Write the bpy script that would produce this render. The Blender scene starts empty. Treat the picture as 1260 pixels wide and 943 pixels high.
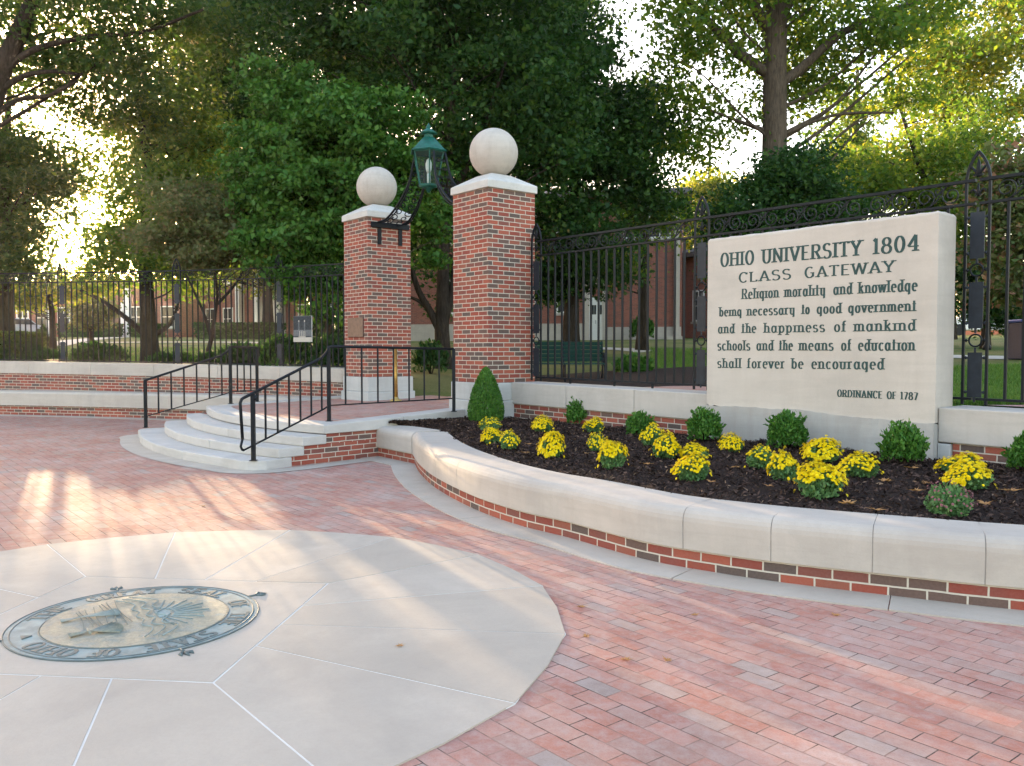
import bpy, bmesh, math, random
import numpy as np
from mathutils import Vector, Matrix

R = math.radians
S = bpy.context.scene
COL = S.collection
rng = np.random.default_rng(11)
random.seed(5)

# ------------------------------------------------------------------ camera, sky, sun, exposure
F_PX, CX, CY, HOR, EYE = 1050.0, 630.0, 471.5, 431.0, 1.5
TH = math.atan((CY - HOR) / F_PX)
cam_d = bpy.data.cameras.new('camera')
cam_d.sensor_width = 36.0
cam_d.lens = 36.0 * F_PX / 1260.0
cam_d.clip_start, cam_d.clip_end = 0.1, 6000.0
cam = bpy.data.objects.new('camera', cam_d)
COL.objects.link(cam)
cam.location = (0, 0, EYE)
cam.rotation_euler = (R(90) - TH, 0, 0)
S.camera = cam

SUN_AZ = math.atan2(-545, 1050)          # left of the view axis
SUN_EL = R(6.4)
w = bpy.data.worlds.new('World')
S.world = w
w.use_nodes = True
wt = w.node_tree
bg = wt.nodes['Background']
sky = wt.nodes.new('ShaderNodeTexSky')
sky.sky_type = 'NISHITA'
sky.sun_disc = False
sky.sun_elevation = SUN_EL
sky.sun_rotation = SUN_AZ
sky.air_density = 1.0
sky.dust_density = 1.6
sky.ozone_density = 1.0
tint = wt.nodes.new('ShaderNodeMix'); tint.data_type = 'RGBA'; tint.blend_type = 'MULTIPLY'
tint.inputs[0].default_value = 1.0
tint.inputs[7].default_value = (1.095, 0.955, 0.955, 1)
wt.links.new(sky.outputs[0], tint.inputs[6])
wt.links.new(tint.outputs[2], bg.inputs[0])
bg.inputs[1].default_value = 0.15
sd = bpy.data.lights.new('sun', 'SUN')
sd.energy = 2.0
sd.angle = R(0.6)
sd.color = (1.0, 0.72, 0.42)
sun = bpy.data.objects.new('sun', sd)
COL.objects.link(sun)
sdir = Vector((math.sin(SUN_AZ) * math.cos(SUN_EL), math.cos(SUN_AZ) * math.cos(SUN_EL), math.sin(SUN_EL)))
sun.rotation_euler = (-sdir).to_track_quat('-Z', 'Y').to_euler()
sun.location = sdir * 200
HAZE = 0.0002
S.view_settings.view_transform = 'Standard'
S.view_settings.look = 'None'
S.view_settings.gamma = 1.0
S.view_settings.use_curve_mapping = False
S.view_settings.exposure = 3.24
S.cycles.max_bounces = 7
S.cycles.diffuse_bounces = 3
S.cycles.glossy_bounces = 2
S.cycles.transmission_bounces = 4
S.cycles.transparent_max_bounces = 6
S.cycles.caustics_reflective = False
S.cycles.caustics_refractive = False
S.cycles.use_denoising = True

# ------------------------------------------------------------------ picking points of the place
def ray(px, py):
    x, z = (px - CX) / F_PX, -(py - CY) / F_PX
    return Vector((x, math.cos(TH) + z * math.sin(TH), -math.sin(TH) + z * math.cos(TH)))
def G(px, py, z=0.0):
    d = ray(px, py)
    t = (z - EYE) / d.z
    return Vector((d.x * t, d.y * t, z))
def AT(px, py, D):
    d = ray(px, py)
    t = D / d.y
    return Vector((d.x * t, D, EYE + d.z * t))
AU = R(39.0)
U = Vector((-math.sin(AU), math.cos(AU)))      # along the gate line, to the far column
V = Vector((math.cos(AU), math.sin(AU)))       # through the gate, away from the plaza
P = Vector((-0.352, 12.75))                    # front corner of the near column
def UVW(u, v, z=0.0):
    q = P + U * u + V * v
    return Vector((q.x, q.y, z))
def uv_of(p):
    d = Vector((p[0], p[1])) - P
    return d.dot(U), d.dot(V)

# ------------------------------------------------------------------ building helpers
def tag(o, label=None, cat=None, group=None, kind=None):
    if label: o['label'] = label
    if cat: o['category'] = cat
    if group: o['group'] = group
    if kind: o['kind'] = kind
    return o
def thing(name, label, cat, loc=(0, 0, 0), rz=0.0, group=None):
    o = bpy.data.objects.new(name, None)
    COL.objects.link(o)
    o.empty_display_size = 0.1
    o.location = loc
    o.rotation_euler = (0, 0, rz)
    return tag(o, label, cat, group)
KIDS = {}
def adopt(o, parent):
    o.parent = parent
    KIDS.setdefault(parent.name, []).append(o)
def copy_tree(o, parent=None):
    c = o.copy()
    COL.objects.link(c)
    if parent is not None: adopt(c, parent)
    for ch in KIDS.get(o.name, []):
        copy_tree(ch, c)
    return c
def world_loc(o):
    l = Vector(o.location)
    while o.parent is not None:
        o = o.parent
        l = l + Vector(o.location)
    return l
def link_mesh(name, me, mats, parent=None, origin=None):
    for m in (mats if isinstance(mats, (list, tuple)) else [mats]):
        me.materials.append(m)
    o = bpy.data.objects.new(name, me)
    COL.objects.link(o)
    if origin is not None: o.location = origin
    if parent is not None: adopt(o, parent)
    return o

class MB:
    def __init__(s):
        s.v, s.f, s.uv, s.sm, s.mi = [], [], [], [], []
    def face(s, idx, uv=None, smooth=False, mi=0):
        s.f.append(idx); s.uv.append(uv or [(s.v[i][0], s.v[i][1]) for i in idx]); s.sm.append(smooth); s.mi.append(mi)
    def add(s, pts):
        b = len(s.v); s.v += [tuple(p) for p in pts]; return b
    def poly(s, pts, uv=None, mi=0):
        b = s.add(pts); s.face(list(range(b, b + len(pts))), uv, mi=mi)
    def prism(s, poly, z0, z1, mi=0, uoff=0.0, ztop=None):
        n = len(poly)
        area = sum(poly[i][0] * poly[(i + 1) % n][1] - poly[(i + 1) % n][0] * poly[i][1] for i in range(n))
        if area < 0: poly = poly[::-1]
        b0 = s.add([(p[0], p[1], z0) for p in poly])
        b1 = s.add([(p[0], p[1], z1 if ztop is None else ztop(p)) for p in poly])
        s.face([b1 + i for i in range(n)], mi=mi)
        s.face([b0 + n - 1 - i for i in range(n)], mi=mi)
        u = uoff
        for i in range(n):
            j = (i + 1) % n
            L = math.hypot(poly[j][0] - poly[i][0], poly[j][1] - poly[i][1])
            zi, zj = s.v[b1 + i][2], s.v[b1 + j][2]
            s.face([b0 + i, b0 + j, b1 + j, b1 + i], [(u, z0), (u + L, z0), (u + L, zj), (u, zi)], mi=mi)
            u += L
    def box(s, c, size, rz=0.0, mi=0, uoff=0.0):
        x, y, z = size[0] / 2, size[1] / 2, size[2] / 2
        ca, sa = math.cos(rz), math.sin(rz)
        poly = [(c[0] + a * ca - b * sa, c[1] + a * sa + b * ca) for a, b in ((-x, -y), (x, -y), (x, y), (-x, y))]
        s.prism(poly, c[2] - z, c[2] + z, mi, uoff)
    def obox(s, c, ax, ay, az, mi=0):
        """box from centre and three half-axis vectors"""
        c, ax, ay, az = Vector(c), Vector(ax), Vector(ay), Vector(az)
        if ax.cross(ay).dot(az) < 0: az = -az
        b = s.add([c + ax * i + ay * j + az * k for k in (-1, 1) for (i, j) in ((-1, -1), (1, -1), (1, 1), (-1, 1))])
        for q in ((3, 2, 1, 0), (4, 5, 6, 7), (0, 1, 5, 4), (1, 2, 6, 5), (2, 3, 7, 6), (3, 0, 4, 7)):
            s.face([b + i for i in q], [(0, 0), (1, 0), (1, 1), (0, 1)], mi=mi)
    def bar(s, a, b, r, n=4, mi=0, r2=None):
        s.tube([a, b], [r, r if r2 is None else r2], n, mi)
    def tube(s, pts, r, n=6, mi=0, closed=False):
        pts = [Vector(p) for p in pts]
        m = len(pts)
        rr = r if isinstance(r, (list, tuple)) else [r] * m
        up = Vector((0, 0, 1))
        rings = []
        prev = None
        for i, p in enumerate(pts):
            if closed: t = pts[(i + 1) % m] - pts[i - 1]
            else: t = pts[min(i + 1, m - 1)] - pts[max(i - 1, 0)]
            if t.length < 1e-9: t = Vector((0, 0, 1))
            t.normalize()
            if prev is None:
                a = t.cross(up) if abs(t.z) < 0.9 else t.cross(Vector((1, 0, 0)))
            else:
                a = prev - t * prev.dot(t)
                if a.length < 1e-6: a = t.orthogonal()
            a.normalize()
            prev = a
            b = t.cross(a)
            off = math.pi / 4 if n == 4 else 0
            rings.append(s.add([p + (a * math.cos(off + 2 * math.pi * k / n) + b * math.sin(off + 2 * math.pi * k / n)) * rr[i] for k in range(n)]))
        sm = n > 4
        for i in range(m if closed else m - 1):
            A, B = rings[i], rings[(i + 1) % m]
            for k in range(n):
                k2 = (k + 1) % n
                s.face([A + k, A + k2, B + k2, B + k], [(k / n, i), ((k + 1) / n, i), ((k + 1) / n, i + 1), (k / n, i + 1)], sm, mi)
        if not closed:
            s.face([rings[0] + n - 1 - k for k in range(n)], mi=mi)
            s.face([rings[-1] + k for k in range(n)], mi=mi)
    def lathe(s, prof, c, n=24, mi=0, a0=0.0, smooth=True):
        rings = []
        for (r, z) in prof:
            rings.append(s.add([(c[0] + r * math.cos(a0 + 2 * math.pi * k / n), c[1] + r * math.sin(a0 + 2 * math.pi * k / n), c[2] + z) for k in range(n)]))
        for i in range(len(prof) - 1):
            A, B = rings[i], rings[i + 1]
            for k in range(n):
                k2 = (k + 1) % n
                s.face([A + k, A + k2, B + k2, B + k], [(k / n, prof[i][1]), ((k + 1) / n, prof[i][1]), ((k + 1) / n, prof[i + 1][1]), (k / n, prof[i + 1][1])], smooth, mi)
        s.face([rings[0] + n - 1 - k for k in range(n)], mi=mi)
        s.face([rings[-1] + k for k in range(n)], mi=mi)
    def sweep(s, pts, prof, mi=0, smooth=False, zf=None, u0=0.0):
        """prof: closed loop of (offset to the plaza side, z)"""
        pts = [Vector((p[0], p[1])) for p in pts]
        m, k = len(pts), len(prof)
        u = u0
        rings, us = [], []
        for i in range(m):
            d1 = (pts[i] - pts[i - 1]).normalized() if i else (pts[1] - pts[0]).normalized()
            d2 = (pts[i + 1] - pts[i]).normalized() if i < m - 1 else d1
            n1, n2 = Vector((d1.y, -d1.x)), Vector((d2.y, -d2.x))
            n = (n1 + n2).normalized()
            n = n / max(0.5, n.dot(n1))
            if i: u += (pts[i] - pts[i - 1]).length
            us.append(u)
            dz = zf(pts[i]) if zf else 0.0
            rings.append(s.add([(pts[i].x + n.x * o, pts[i].y + n.y * o, z + dz) for o, z in prof]))
        for i in range(m - 1):
            for j in range(k):
                j2 = (j + 1) % k
                A, B = rings[i], rings[i + 1]
                s.face([A + j, B + j, B + j2, A + j2], [(us[i], prof[j][1]), (us[i + 1], prof[j][1]), (us[i + 1], prof[j2][1] + (0.3 if abs(prof[j2][1] - prof[j][1]) < 1e-6 else 0)), (us[i], prof[j2][1] + (0.3 if abs(prof[j2][1] - prof[j][1]) < 1e-6 else 0))], smooth, mi)
        s.face([rings[0] + j for j in range(k)], mi=mi)
        s.face([rings[-1] + k - 1 - j for j in range(k)], mi=mi)
    def build(s, name, mats, parent=None, bevel=0.0, fixn=True, local=False):
        me = bpy.data.meshes.new(name)
        vs = np.array(s.v, dtype=np.float64)
        org = Vector((0, 0, 0))
        if not local:
            org = Vector(((vs[:, 0].min() + vs[:, 0].max()) / 2, (vs[:, 1].min() + vs[:, 1].max()) / 2, vs[:, 2].min()))
            vs = vs - np.array(org)
        me.from_pydata(vs.tolist(), [], s.f)
        ul = me.uv_layers.new(name='uv')
        flat = [c for f in s.uv for uvp in f for c in uvp]
        ul.data.foreach_set('uv', flat)
        me.polygons.foreach_set('use_smooth', s.sm)
        me.polygons.foreach_set('material_index', s.mi)
        if fixn:
            bm = bmesh.new(); bm.from_mesh(me)
            bmesh.ops.recalc_face_normals(bm, faces=bm.faces)
            bm.to_mesh(me); bm.free()
        me.update()
        if not local and parent is not None: org = org - world_loc(parent)
        o = link_mesh(name, me, mats, parent, org)
        if bevel:
            b = o.modifiers.new('bevel', 'BEVEL')
            b.width, b.segments, b.limit_method, b.angle_limit = bevel, 2, 'ANGLE', R(40)
            b.harden_normals = False
        return o

def arc(cx, cy, rx, ry, a0, a1, n=10):
    return [(cx + rx * math.cos(R(a0 + (a1 - a0) * i / n)), cy + ry * math.sin(R(a0 + (a1 - a0) * i / n))) for i in range(n + 1)]
def smooth01(x, a, b):
    t = min(1.0, max(0.0, (x - a) / (b - a)))
    return t * t * (3 - 2 * t)
def resample(pts, step):
    """Catmull-Rom through the points, then even steps"""
    pts = [Vector((p[0], p[1])) for p in pts]
    q = [pts[0] * 2 - pts[1]] + pts + [pts[-1] * 2 - pts[-2]]
    fine = []
    for i in range(1, len(q) - 2):
        for k in range(24):
            t = k / 24
            a, b, c, d = q[i - 1], q[i], q[i + 1], q[i + 2]
            fine.append(0.5 * ((2 * b) + (c - a) * t + (2 * a - 5 * b + 4 * c - d) * t * t + (3 * b - a - 3 * c + d) * t ** 3))
    fine.append(pts[-1])
    cum = [0.0]
    for i in range(1, len(fine)): cum.append(cum[-1] + (fine[i] - fine[i - 1]).length)
    n = max(2, int(round(cum[-1] / step)))
    out, j = [], 0
    for k in range(n + 1):
        s_ = cum[-1] * k / n
        while j < len(cum) - 2 and cum[j + 1] < s_: j += 1
        t = (s_ - cum[j]) / max(1e-9, cum[j + 1] - cum[j])
        out.append(fine[j].lerp(fine[j + 1], t))
    return out
class Path:
    def __init__(s, pts):
        s.p = [Vector((p[0], p[1])) for p in pts]
        s.c = [0.0]
        for i in range(1, len(s.p)): s.c.append(s.c[-1] + (s.p[i] - s.p[i - 1]).length)
        s.L = s.c[-1]
    def at(s, d):
        i = 0
        while i < len(s.c) - 2 and s.c[i + 1] < d: i += 1
        t = (d - s.c[i]) / (s.c[i + 1] - s.c[i])
        a, b = s.p[i], s.p[i + 1]
        dr = (b - a).normalized()
        return a + (b - a) * t, dr
    def sub(s, a, b, step):
        n = max(1, int(round((b - a) / step)))
        return [s.at(a + (b - a) * k / n)[0] for k in range(n + 1)]
def offset_pts(pts, o):
    out, m = [], len(pts)
    for i in range(m):
        d = (pts[min(i + 1, m - 1)] - pts[max(i - 1, 0)]).normalized()
        out.append(pts[i] + Vector((d.y, -d.x)) * o)
    return out

# ------------------------------------------------------------------ materials
def mat_base(name, rough=0.7, spec=0.3):
    m = bpy.data.materials.new(name)
    m.use_nodes = True
    nt = m.node_tree
    b = nt.nodes['Principled BSDF']
    b.inputs['Roughness'].default_value = rough
    b.inputs['Specular IOR Level'].default_value = spec
    return m, nt, b
def nd(nt, t, **kw):
    n = nt.nodes.new(t)
    for k, v in kw.items():
        if k in n.inputs: n.inputs[k].default_value = v
        else: setattr(n, k, v)
    return n
def ramp(nt, src, stops, interp='LINEAR'):
    r = nt.nodes.new('ShaderNodeValToRGB')
    r.color_ramp.interpolation = interp
    el = r.color_ramp.elements
    while len(el) < len(stops): el.new(0.5)
    for e, (p, c) in zip(el, stops):
        e.position = p; e.color = (*c, 1) if len(c) == 3 else c
    nt.links.new(src, r.inputs[0])
    return r.outputs[0]
def mix(nt, fac, a, b, mode='MIX'):
    m = nt.nodes.new('ShaderNodeMix'); m.data_type = 'RGBA'; m.blend_type = mode
    for sock, val in ((m.inputs[0], fac), (m.inputs[6], a), (m.inputs[7], b)):
        if isinstance(val, bpy.types.NodeSocket): nt.links.new(val, sock)
        elif isinstance(val, (tuple, list)): sock.default_value = (*val, 1)
        else: sock.default_value = val
    return m.outputs[2]
def noise(nt, vec, scale, detail=4, rough=0.6, dist=0.0):
    n = nd(nt, 'ShaderNodeTexNoise', Scale=scale, Detail=detail, Roughness=rough, Distortion=dist)
    if vec is not None: nt.links.new(vec, n.inputs['Vector'])
    return n.outputs[0]
def coords(nt, which='Object', scale=(1, 1, 1), rot=(0, 0, 0)):
    t = nt.nodes.new('ShaderNodeTexCoord')
    m = nt.nodes.new('ShaderNodeMapping')
    m.inputs['Scale'].default_value = scale
    m.inputs['Rotation'].default_value = rot
    nt.links.new(t.outputs[which], m.inputs[0])
    return m.outputs[0]
def geopos(nt, scale=(1, 1, 1), rot=(0, 0, 0)):
    t = nt.nodes.new('ShaderNodeNewGeometry')
    m = nt.nodes.new('ShaderNodeMapping')
    m.inputs['Scale'].default_value = scale
    m.inputs['Rotation'].default_value = rot
    nt.links.new(t.outputs['Position'], m.inputs[0])
    return m.outputs[0]
def bump(nt, b, h, strength=0.3, dist=0.01):
    n = nd(nt, 'ShaderNodeBump', Strength=strength, Distance=dist)
    nt.links.new(h, n.inputs['Height'])
    nt.links.new(n.outputs[0], b.inputs['Normal'])

def make_brick(name, stops, mortar, bw=0.2135, rh=0.0677, ms=0.005, pos=False, rot=0.0, whitish=0.0, bstr=0.6, offset=0.5):
    m, nt, b = mat_base(name, 0.85, 0.2)
    vec = geopos(nt, rot=(0, 0, rot)) if pos else coords(nt, 'UV')
    wob = nd(nt, 'ShaderNodeTexNoise', Scale=9.0, Detail=2.0)
    nt.links.new(vec, wob.inputs['Vector'])
    vm = nd(nt, 'ShaderNodeVectorMath', operation='MULTIPLY_ADD')
    nt.links.new(wob.outputs['Color'], vm.inputs[0])
    vm.inputs[1].default_value = (0.006, 0.006, 0)
    nt.links.new(vec, vm.inputs[2])
    t = nd(nt, 'ShaderNodeTexBrick', Scale=1.0)
    t.offset = offset
    t.inputs['Color1'].default_value = (0, 0, 0, 1); t.inputs['Color2'].default_value = (1, 1, 1, 1)
    t.inputs['Mortar'].default_value = (0.5, 0.5, 0.5, 1)
    t.inputs['Mortar Size'].default_value = ms
    t.inputs['Mortar Smooth'].default_value = 0.15
    t.inputs['Brick Width'].default_value = bw
    t.inputs['Row Height'].default_value = rh
    nt.links.new(vm.outputs[0], t.inputs['Vector'])
    col = ramp(nt, t.outputs['Color'], stops, 'CONSTANT')
    n1 = noise(nt, vec, 55, 5, 0.7)
    n2 = noise(nt, vec, 6, 3, 0.6)
    col = mix(nt, ramp(nt, n1, [(0.35, (0, 0, 0)), (0.8, (0.22, 0.22, 0.22))]), col, mix(nt, 0.5, col, (0.55, 0.36, 0.30)))
    col = mix(nt, ramp(nt, n2, [(0.35, (0, 0, 0)), (0.7, (0.25, 0.25, 0.25))]), col, (0.16, 0.10, 0.085))
    if whitish:
        gp = geopos(nt)
        w1 = noise(nt, gp, 1.1, 5, 0.65, 0.6)
        w2 = noise(nt, gp, 22, 4, 0.7)
        wf = mix(nt, 1.0, ramp(nt, w1, [(0.42, (0.10, 0.10, 0.10)), (0.72, (1, 1, 1))]), ramp(nt, w2, [(0.3, (0.3, 0.3, 0.3)), (0.7, (1, 1, 1))]), 'MULTIPLY')
        mu = nd(nt, 'ShaderNodeMath', operation='MULTIPLY'); nt.links.new(wf, mu.inputs[0]); mu.inputs[1].default_value = whitish
        col = mix(nt, mu.outputs[0], col, (0.58, 0.475, 0.425))
    if pos:
        jn = noise(nt, vec, 2.6, 4, 0.7)
        gb = noise(nt, vec, 14, 4, 0.75)
        sp_ = noise(nt, vec, 150, 3, 0.8)
        col = mix(nt, ramp(nt, sp_, [(0.32, (0.4, 0.4, 0.4)), (0.5, (0, 0, 0))]), col, (0.20, 0.11, 0.085))
        col = mix(nt, ramp(nt, gb, [(0.42, (0, 0, 0)), (0.7, (0.5, 0.5, 0.5))]), col, (0.42, 0.33, 0.29))
        mortar = mix(nt, ramp(nt, jn, [(0.44, (0, 0, 0)), (0.60, (1, 1, 1))]), (0.33, 0.20, 0.155), (0.06, 0.043, 0.035))
    mcol = mortar if pos else mix(nt, ramp(nt, n1, [(0.3, (0, 0, 0)), (0.8, (0.5, 0.5, 0.5))]), mortar, tuple(c * 0.6 for c in mortar))
    col = mix(nt, t.outputs['Fac'], col, mcol)
    nt.links.new(col, b.inputs['Base Color'])
    inv = nd(nt, 'ShaderNodeMath', operation='SUBTRACT'); inv.inputs[0].default_value = 1.0
    nt.links.new(t.outputs['Fac'], inv.inputs[1])
    ad = nd(nt, 'ShaderNodeMath', operation='MULTIPLY_ADD'); nt.links.new(n1, ad.inputs[0]); ad.inputs[1].default_value = 0.35
    nt.links.new(inv.outputs[0], ad.inputs[2])
    if pos:
        a2 = nd(nt, 'ShaderNodeMath', operation='MULTIPLY_ADD'); nt.links.new(t.outputs['Color'], a2.inputs[0]); a2.inputs[1].default_value = 0.7
        nt.links.new(ad.outputs[0], a2.inputs[2]); bump(nt, b, a2.outputs[0], 0.9, 0.009)
    else: bump(nt, b, ad.outputs[0], bstr, 0.006)
    return m
RED = [(0.0, (0.27, 0.056, 0.033)), (0.16, (0.32, 0.078, 0.045)), (0.34, (0.225, 0.048, 0.033)), (0.50, (0.255, 0.076, 0.047)), (0.62, (0.18, 0.057, 0.043)), (0.74, (0.11, 0.070, 0.056)), (0.88, (0.086, 0.065, 0.056))]
M = {}
M['brick'] = make_brick('face brick', RED, (0.56, 0.49, 0.40), ms=0.0062, bstr=0.8)
M['brick_far'] = make_brick('old brick', [(0, (0.26, 0.085, 0.06)), (0.4, (0.22, 0.07, 0.05)), (0.8, (0.18, 0.065, 0.05))], (0.30, 0.20, 0.16), bstr=0.2)
M['paver'] = make_brick('brick paver', [(0.0, (0.40, 0.15, 0.10)), (0.22, (0.43, 0.185, 0.13)), (0.42, (0.36, 0.135, 0.096)), (0.60, (0.41, 0.20, 0.148)), (0.78, (0.35, 0.18, 0.135)), (0.91, (0.36, 0.235, 0.185)), (0.98, (0.30, 0.225, 0.19))],
                        (0.23, 0.165, 0.14), bw=0.206, rh=0.104, ms=0.0028, pos=True, rot=-(R(90) + AU), whitish=0.62, bstr=0.5)

def make_stone(name, c1, c2, streak=0.3, scale=1.0, rough=0.8, bstr=0.25):
    m, nt, b = mat_base(name, rough, 0.25)
    g = geopos(nt)
    n1 = noise(nt, g, 2.3 * scale, 6, 0.65, 0.8)
    n2 = noise(nt, g, 90 * scale, 3, 0.7)
    st = noise(nt, geopos(nt, (6, 6, 0.5)), 1.6 * scale, 5, 0.65)
    vn = noise(nt, geopos(nt, (0.7, 0.7, 6), (0.25, 0.1, 0)), 1.4 * scale, 4, 0.6, 1.5)
    col = mix(nt, ramp(nt, n1, [(0.3, (0, 0, 0)), (0.7, (1, 1, 1))]), c1, c2)
    col = mix(nt, ramp(nt, vn, [(0.44, (0, 0, 0)), (0.62, (0.2, 0.2, 0.2))]), col, tuple(c * 0.72 for c in c2))
    isl = nt.nodes.new('ShaderNodeNewGeometry')
    col = mix(nt, ramp(nt, isl.outputs['Random Per Island'], [(0, (0, 0, 0)), (1, (0.3, 0.3, 0.3))]), col, (c2[0] * .86, c2[1] * .82, c2[2] * .76))
    if streak:
        col = mix(nt, ramp(nt, st, [(0.45, (0, 0, 0)), (0.75, (streak, streak, streak))]), col, (0.31, 0.265, 0.225))
    bl = noise(nt, g, 0.7 * scale, 6, 0.7, 0.4)
    col = mix(nt, ramp(nt, bl, [(0.48, (0, 0, 0)), (0.56, (0.2, 0.2, 0.2)), (0.7, (0.32, 0.32, 0.32))]), col, tuple(c * 0.66 for c in c2))
    col = mix(nt, ramp(nt, n2, [(0.3, (0.12, 0.12, 0.12)), (0.6, (0, 0, 0))]), col, tuple(c * 0.55 for c in c1))
    nt.links.new(col, b.inputs['Base Color'])
    ad = nd(nt, 'ShaderNodeMath', operation='MULTIPLY_ADD'); nt.links.new(n1, ad.inputs[0]); ad.inputs[1].default_value = 1.5
    nt.links.new(n2, ad.inputs[2])
    bump(nt, b, ad.outputs[0], bstr, 0.004)
    return m
M['lime'] = make_stone('limestone coping', (0.52, 0.46, 0.40), (0.45, 0.395, 0.343), 0.2)
M['lime_wall'] = make_stone('wall limestone', (0.51, 0.47, 0.425), (0.44, 0.40, 0.355), 0.25)
M['lime_sign'] = make_stone('monument limestone', (0.57, 0.515, 0.455), (0.52, 0.467, 0.408), 0.16, 0.8)
M['plinth'] = make_stone('grey plinth stone', (0.47, 0.45, 0.42), (0.39, 0.375, 0.35), 0.3)
M['base'] = make_stone('base stone', (0.49, 0.49, 0.475), (0.42, 0.42, 0.405), 0.2)
M['step'] = make_stone('step limestone', (0.54, 0.51, 0.475), (0.46, 0.43, 0.395), 0.05)
M['cap'] = make_stone('cap stone', (0.62, 0.60, 0.56), (0.52, 0.50, 0.465), 0.2)
M['ball'] = make_stone('ball stone', (0.52, 0.475, 0.425), (0.45, 0.405, 0.355), 0.4, 1.2)
M['apron'] = make_stone('edging stone', (0.51, 0.445, 0.375), (0.43, 0.375, 0.315), 0.0)
M['flag'] = make_stone('flagstone', (0.49, 0.415, 0.34), (0.425, 0.36, 0.295), 0.0, 0.7)
M['joint'] = make_stone('joint mortar', (0.74, 0.71, 0.66), (0.64, 0.61, 0.57), 0.0)

def make_plain(name, col, rough=0.6, spec=0.4, metal=0.0, var=0.25, scale=14, bstr=0.1):
    m, nt, b = mat_base(name, rough, spec)
    b.inputs['Metallic'].default_value = metal
    n1 = noise(nt, geopos(nt), scale, 5, 0.65)
    c = mix(nt, ramp(nt, n1, [(0.3, (0, 0, 0)), (0.7, (1, 1, 1))]), tuple(x * (1 - var) for x in col), tuple(min(1, x * (1 + var)) for x in col))
    nt.links.new(c, b.inputs['Base Color'])
    if bstr: bump(nt, b, n1, bstr, 0.003)
    return m
M['grout'] = make_plain('grey grout', (0.27, 0.245, 0.215), 0.9, 0.1)
M['iron'] = make_plain('black iron paint', (0.009, 0.011, 0.014), 0.5, 0.16)
M['iron_grey'] = make_plain('weathered iron plate', (0.021, 0.026, 0.034), 0.5, 0.22)
M['copper'] = make_plain('green lamp paint', (0.006, 0.085, 0.064), 0.45, 0.3, var=0.35)
M['brass'] = make_plain('brass', (0.55, 0.38, 0.13), 0.32, 0.5, 0.9)
M['bronze'] = make_plain('brown bronze', (0.13, 0.085, 0.07), 0.5, 0.4, 0.4)
M['patina'] = make_plain('bronze patina', (0.21, 0.26, 0.25), 0.62, 0.3, 0.0, 0.3, 9)
m, nt, b = mat_base('worn bronze', 0.55, 0.35)
g = geopos(nt)
n1 = noise(nt, g, 5.5, 6, 0.7, 1.0); n2 = noise(nt, g, 34, 5, 0.7, 1.2)
c = ramp(nt, n1, [(0.36, (0.19, 0.24, 0.235)), (0.5, (0.30, 0.285, 0.215)), (0.64, (0.38, 0.34, 0.245))])
c = mix(nt, ramp(nt, n2, [(0.40, (0.55, 0.55, 0.55)), (0.58, (0, 0, 0))]), c, (0.15, 0.16, 0.13))
nt.links.new(c, b.inputs['Base Color']); bump(nt, b, n2, 0.5, 0.01); M['patina_gold'] = m
M['patina_dark'] = make_plain('dark bronze', (0.10, 0.125, 0.122), 0.55, 0.3, 0.0)
M['letter'] = make_plain('dark green letter paint', (0.022, 0.058, 0.055), 0.6, 0.3)
M['white'] = make_plain('white paint', (0.72, 0.72, 0.70), 0.5, 0.4, var=0.06)
M['dark'] = make_plain('dark interior', (0.02, 0.022, 0.025), 0.25, 0.5)
M['roofing'] = make_plain('grey roofing', (0.12, 0.11, 0.11), 0.8)
M['concrete'] = make_plain('pale concrete path', (0.46, 0.42, 0.36), 0.9, 0.2, var=0.12, scale=3)
M['bench'] = make_plain('bench green', (0.007, 0.036, 0.027), 0.5, 0.25)
M['bin'] = make_plain('blue bin plastic', (0.012, 0.016, 0.05), 0.45, 0.5)
M['bin_lid'] = make_plain('bright blue lid', (0.02, 0.05, 0.25), 0.4, 0.5)
M['tyre'] = make_plain('tyre', (0.02, 0.02, 0.02), 0.8)
M['car_blue'] = make_plain('pale car paint', (0.42, 0.47, 0.55), 0.25, 0.6, 0.2, 0.05)
M['car_white'] = make_plain('white car paint', (0.75, 0.76, 0.78), 0.25, 0.6, 0.0, 0.05)
m, nt, b = mat_base('window glass', 0.08, 0.6); b.inputs['Base Color'].default_value = (0.03, 0.035, 0.04, 1); M['glass'] = m
m, nt, b = mat_base('lantern glass', 0.05, 0.5); b.inputs['Base Color'].default_value = (0.8, 0.9, 0.88, 1)
tr = nt.nodes.new('ShaderNodeBsdfTransparent'); tr.inputs[0].default_value = (0.86, 0.92, 0.9, 1)
ms = nt.nodes.new('ShaderNodeMixShader'); ms.inputs[0].default_value = 0.88
b.inputs['Base Color'].default_value = (0.1, 0.14, 0.13, 1)
nt.links.new(b.outputs[0], ms.inputs[1]); nt.links.new(tr.outputs[0], ms.inputs[2]); nt.links.new(ms.outputs[0], nt.nodes['Material Output'].inputs['Surface']); M['lglass'] = m
m, nt, b = mat_base('bark', 0.95, 0.1)
n1 = noise(nt, geopos(nt, (9, 9, 1.6)), 2.2, 6, 0.7)
nt.links.new(ramp(nt, n1, [(0.3, (0.012, 0.009, 0.007)), (0.7, (0.06, 0.047, 0.036))]), b.inputs['Base Color'])
bump(nt, b, n1, 0.9, 0.04); M['bark'] = m
m, nt, b = mat_base('pale bark', 0.95, 0.1)
n1 = noise(nt, geopos(nt, (9, 9, 1.6)), 2.2, 6, 0.7)
nt.links.new(ramp(nt, n1, [(0.3, (0.035, 0.027, 0.02)), (0.7, (0.125, 0.098, 0.072))]), b.inputs['Base Color'])
bump(nt, b, n1, 0.9, 0.04); M['bark_pale'] = m

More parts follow.
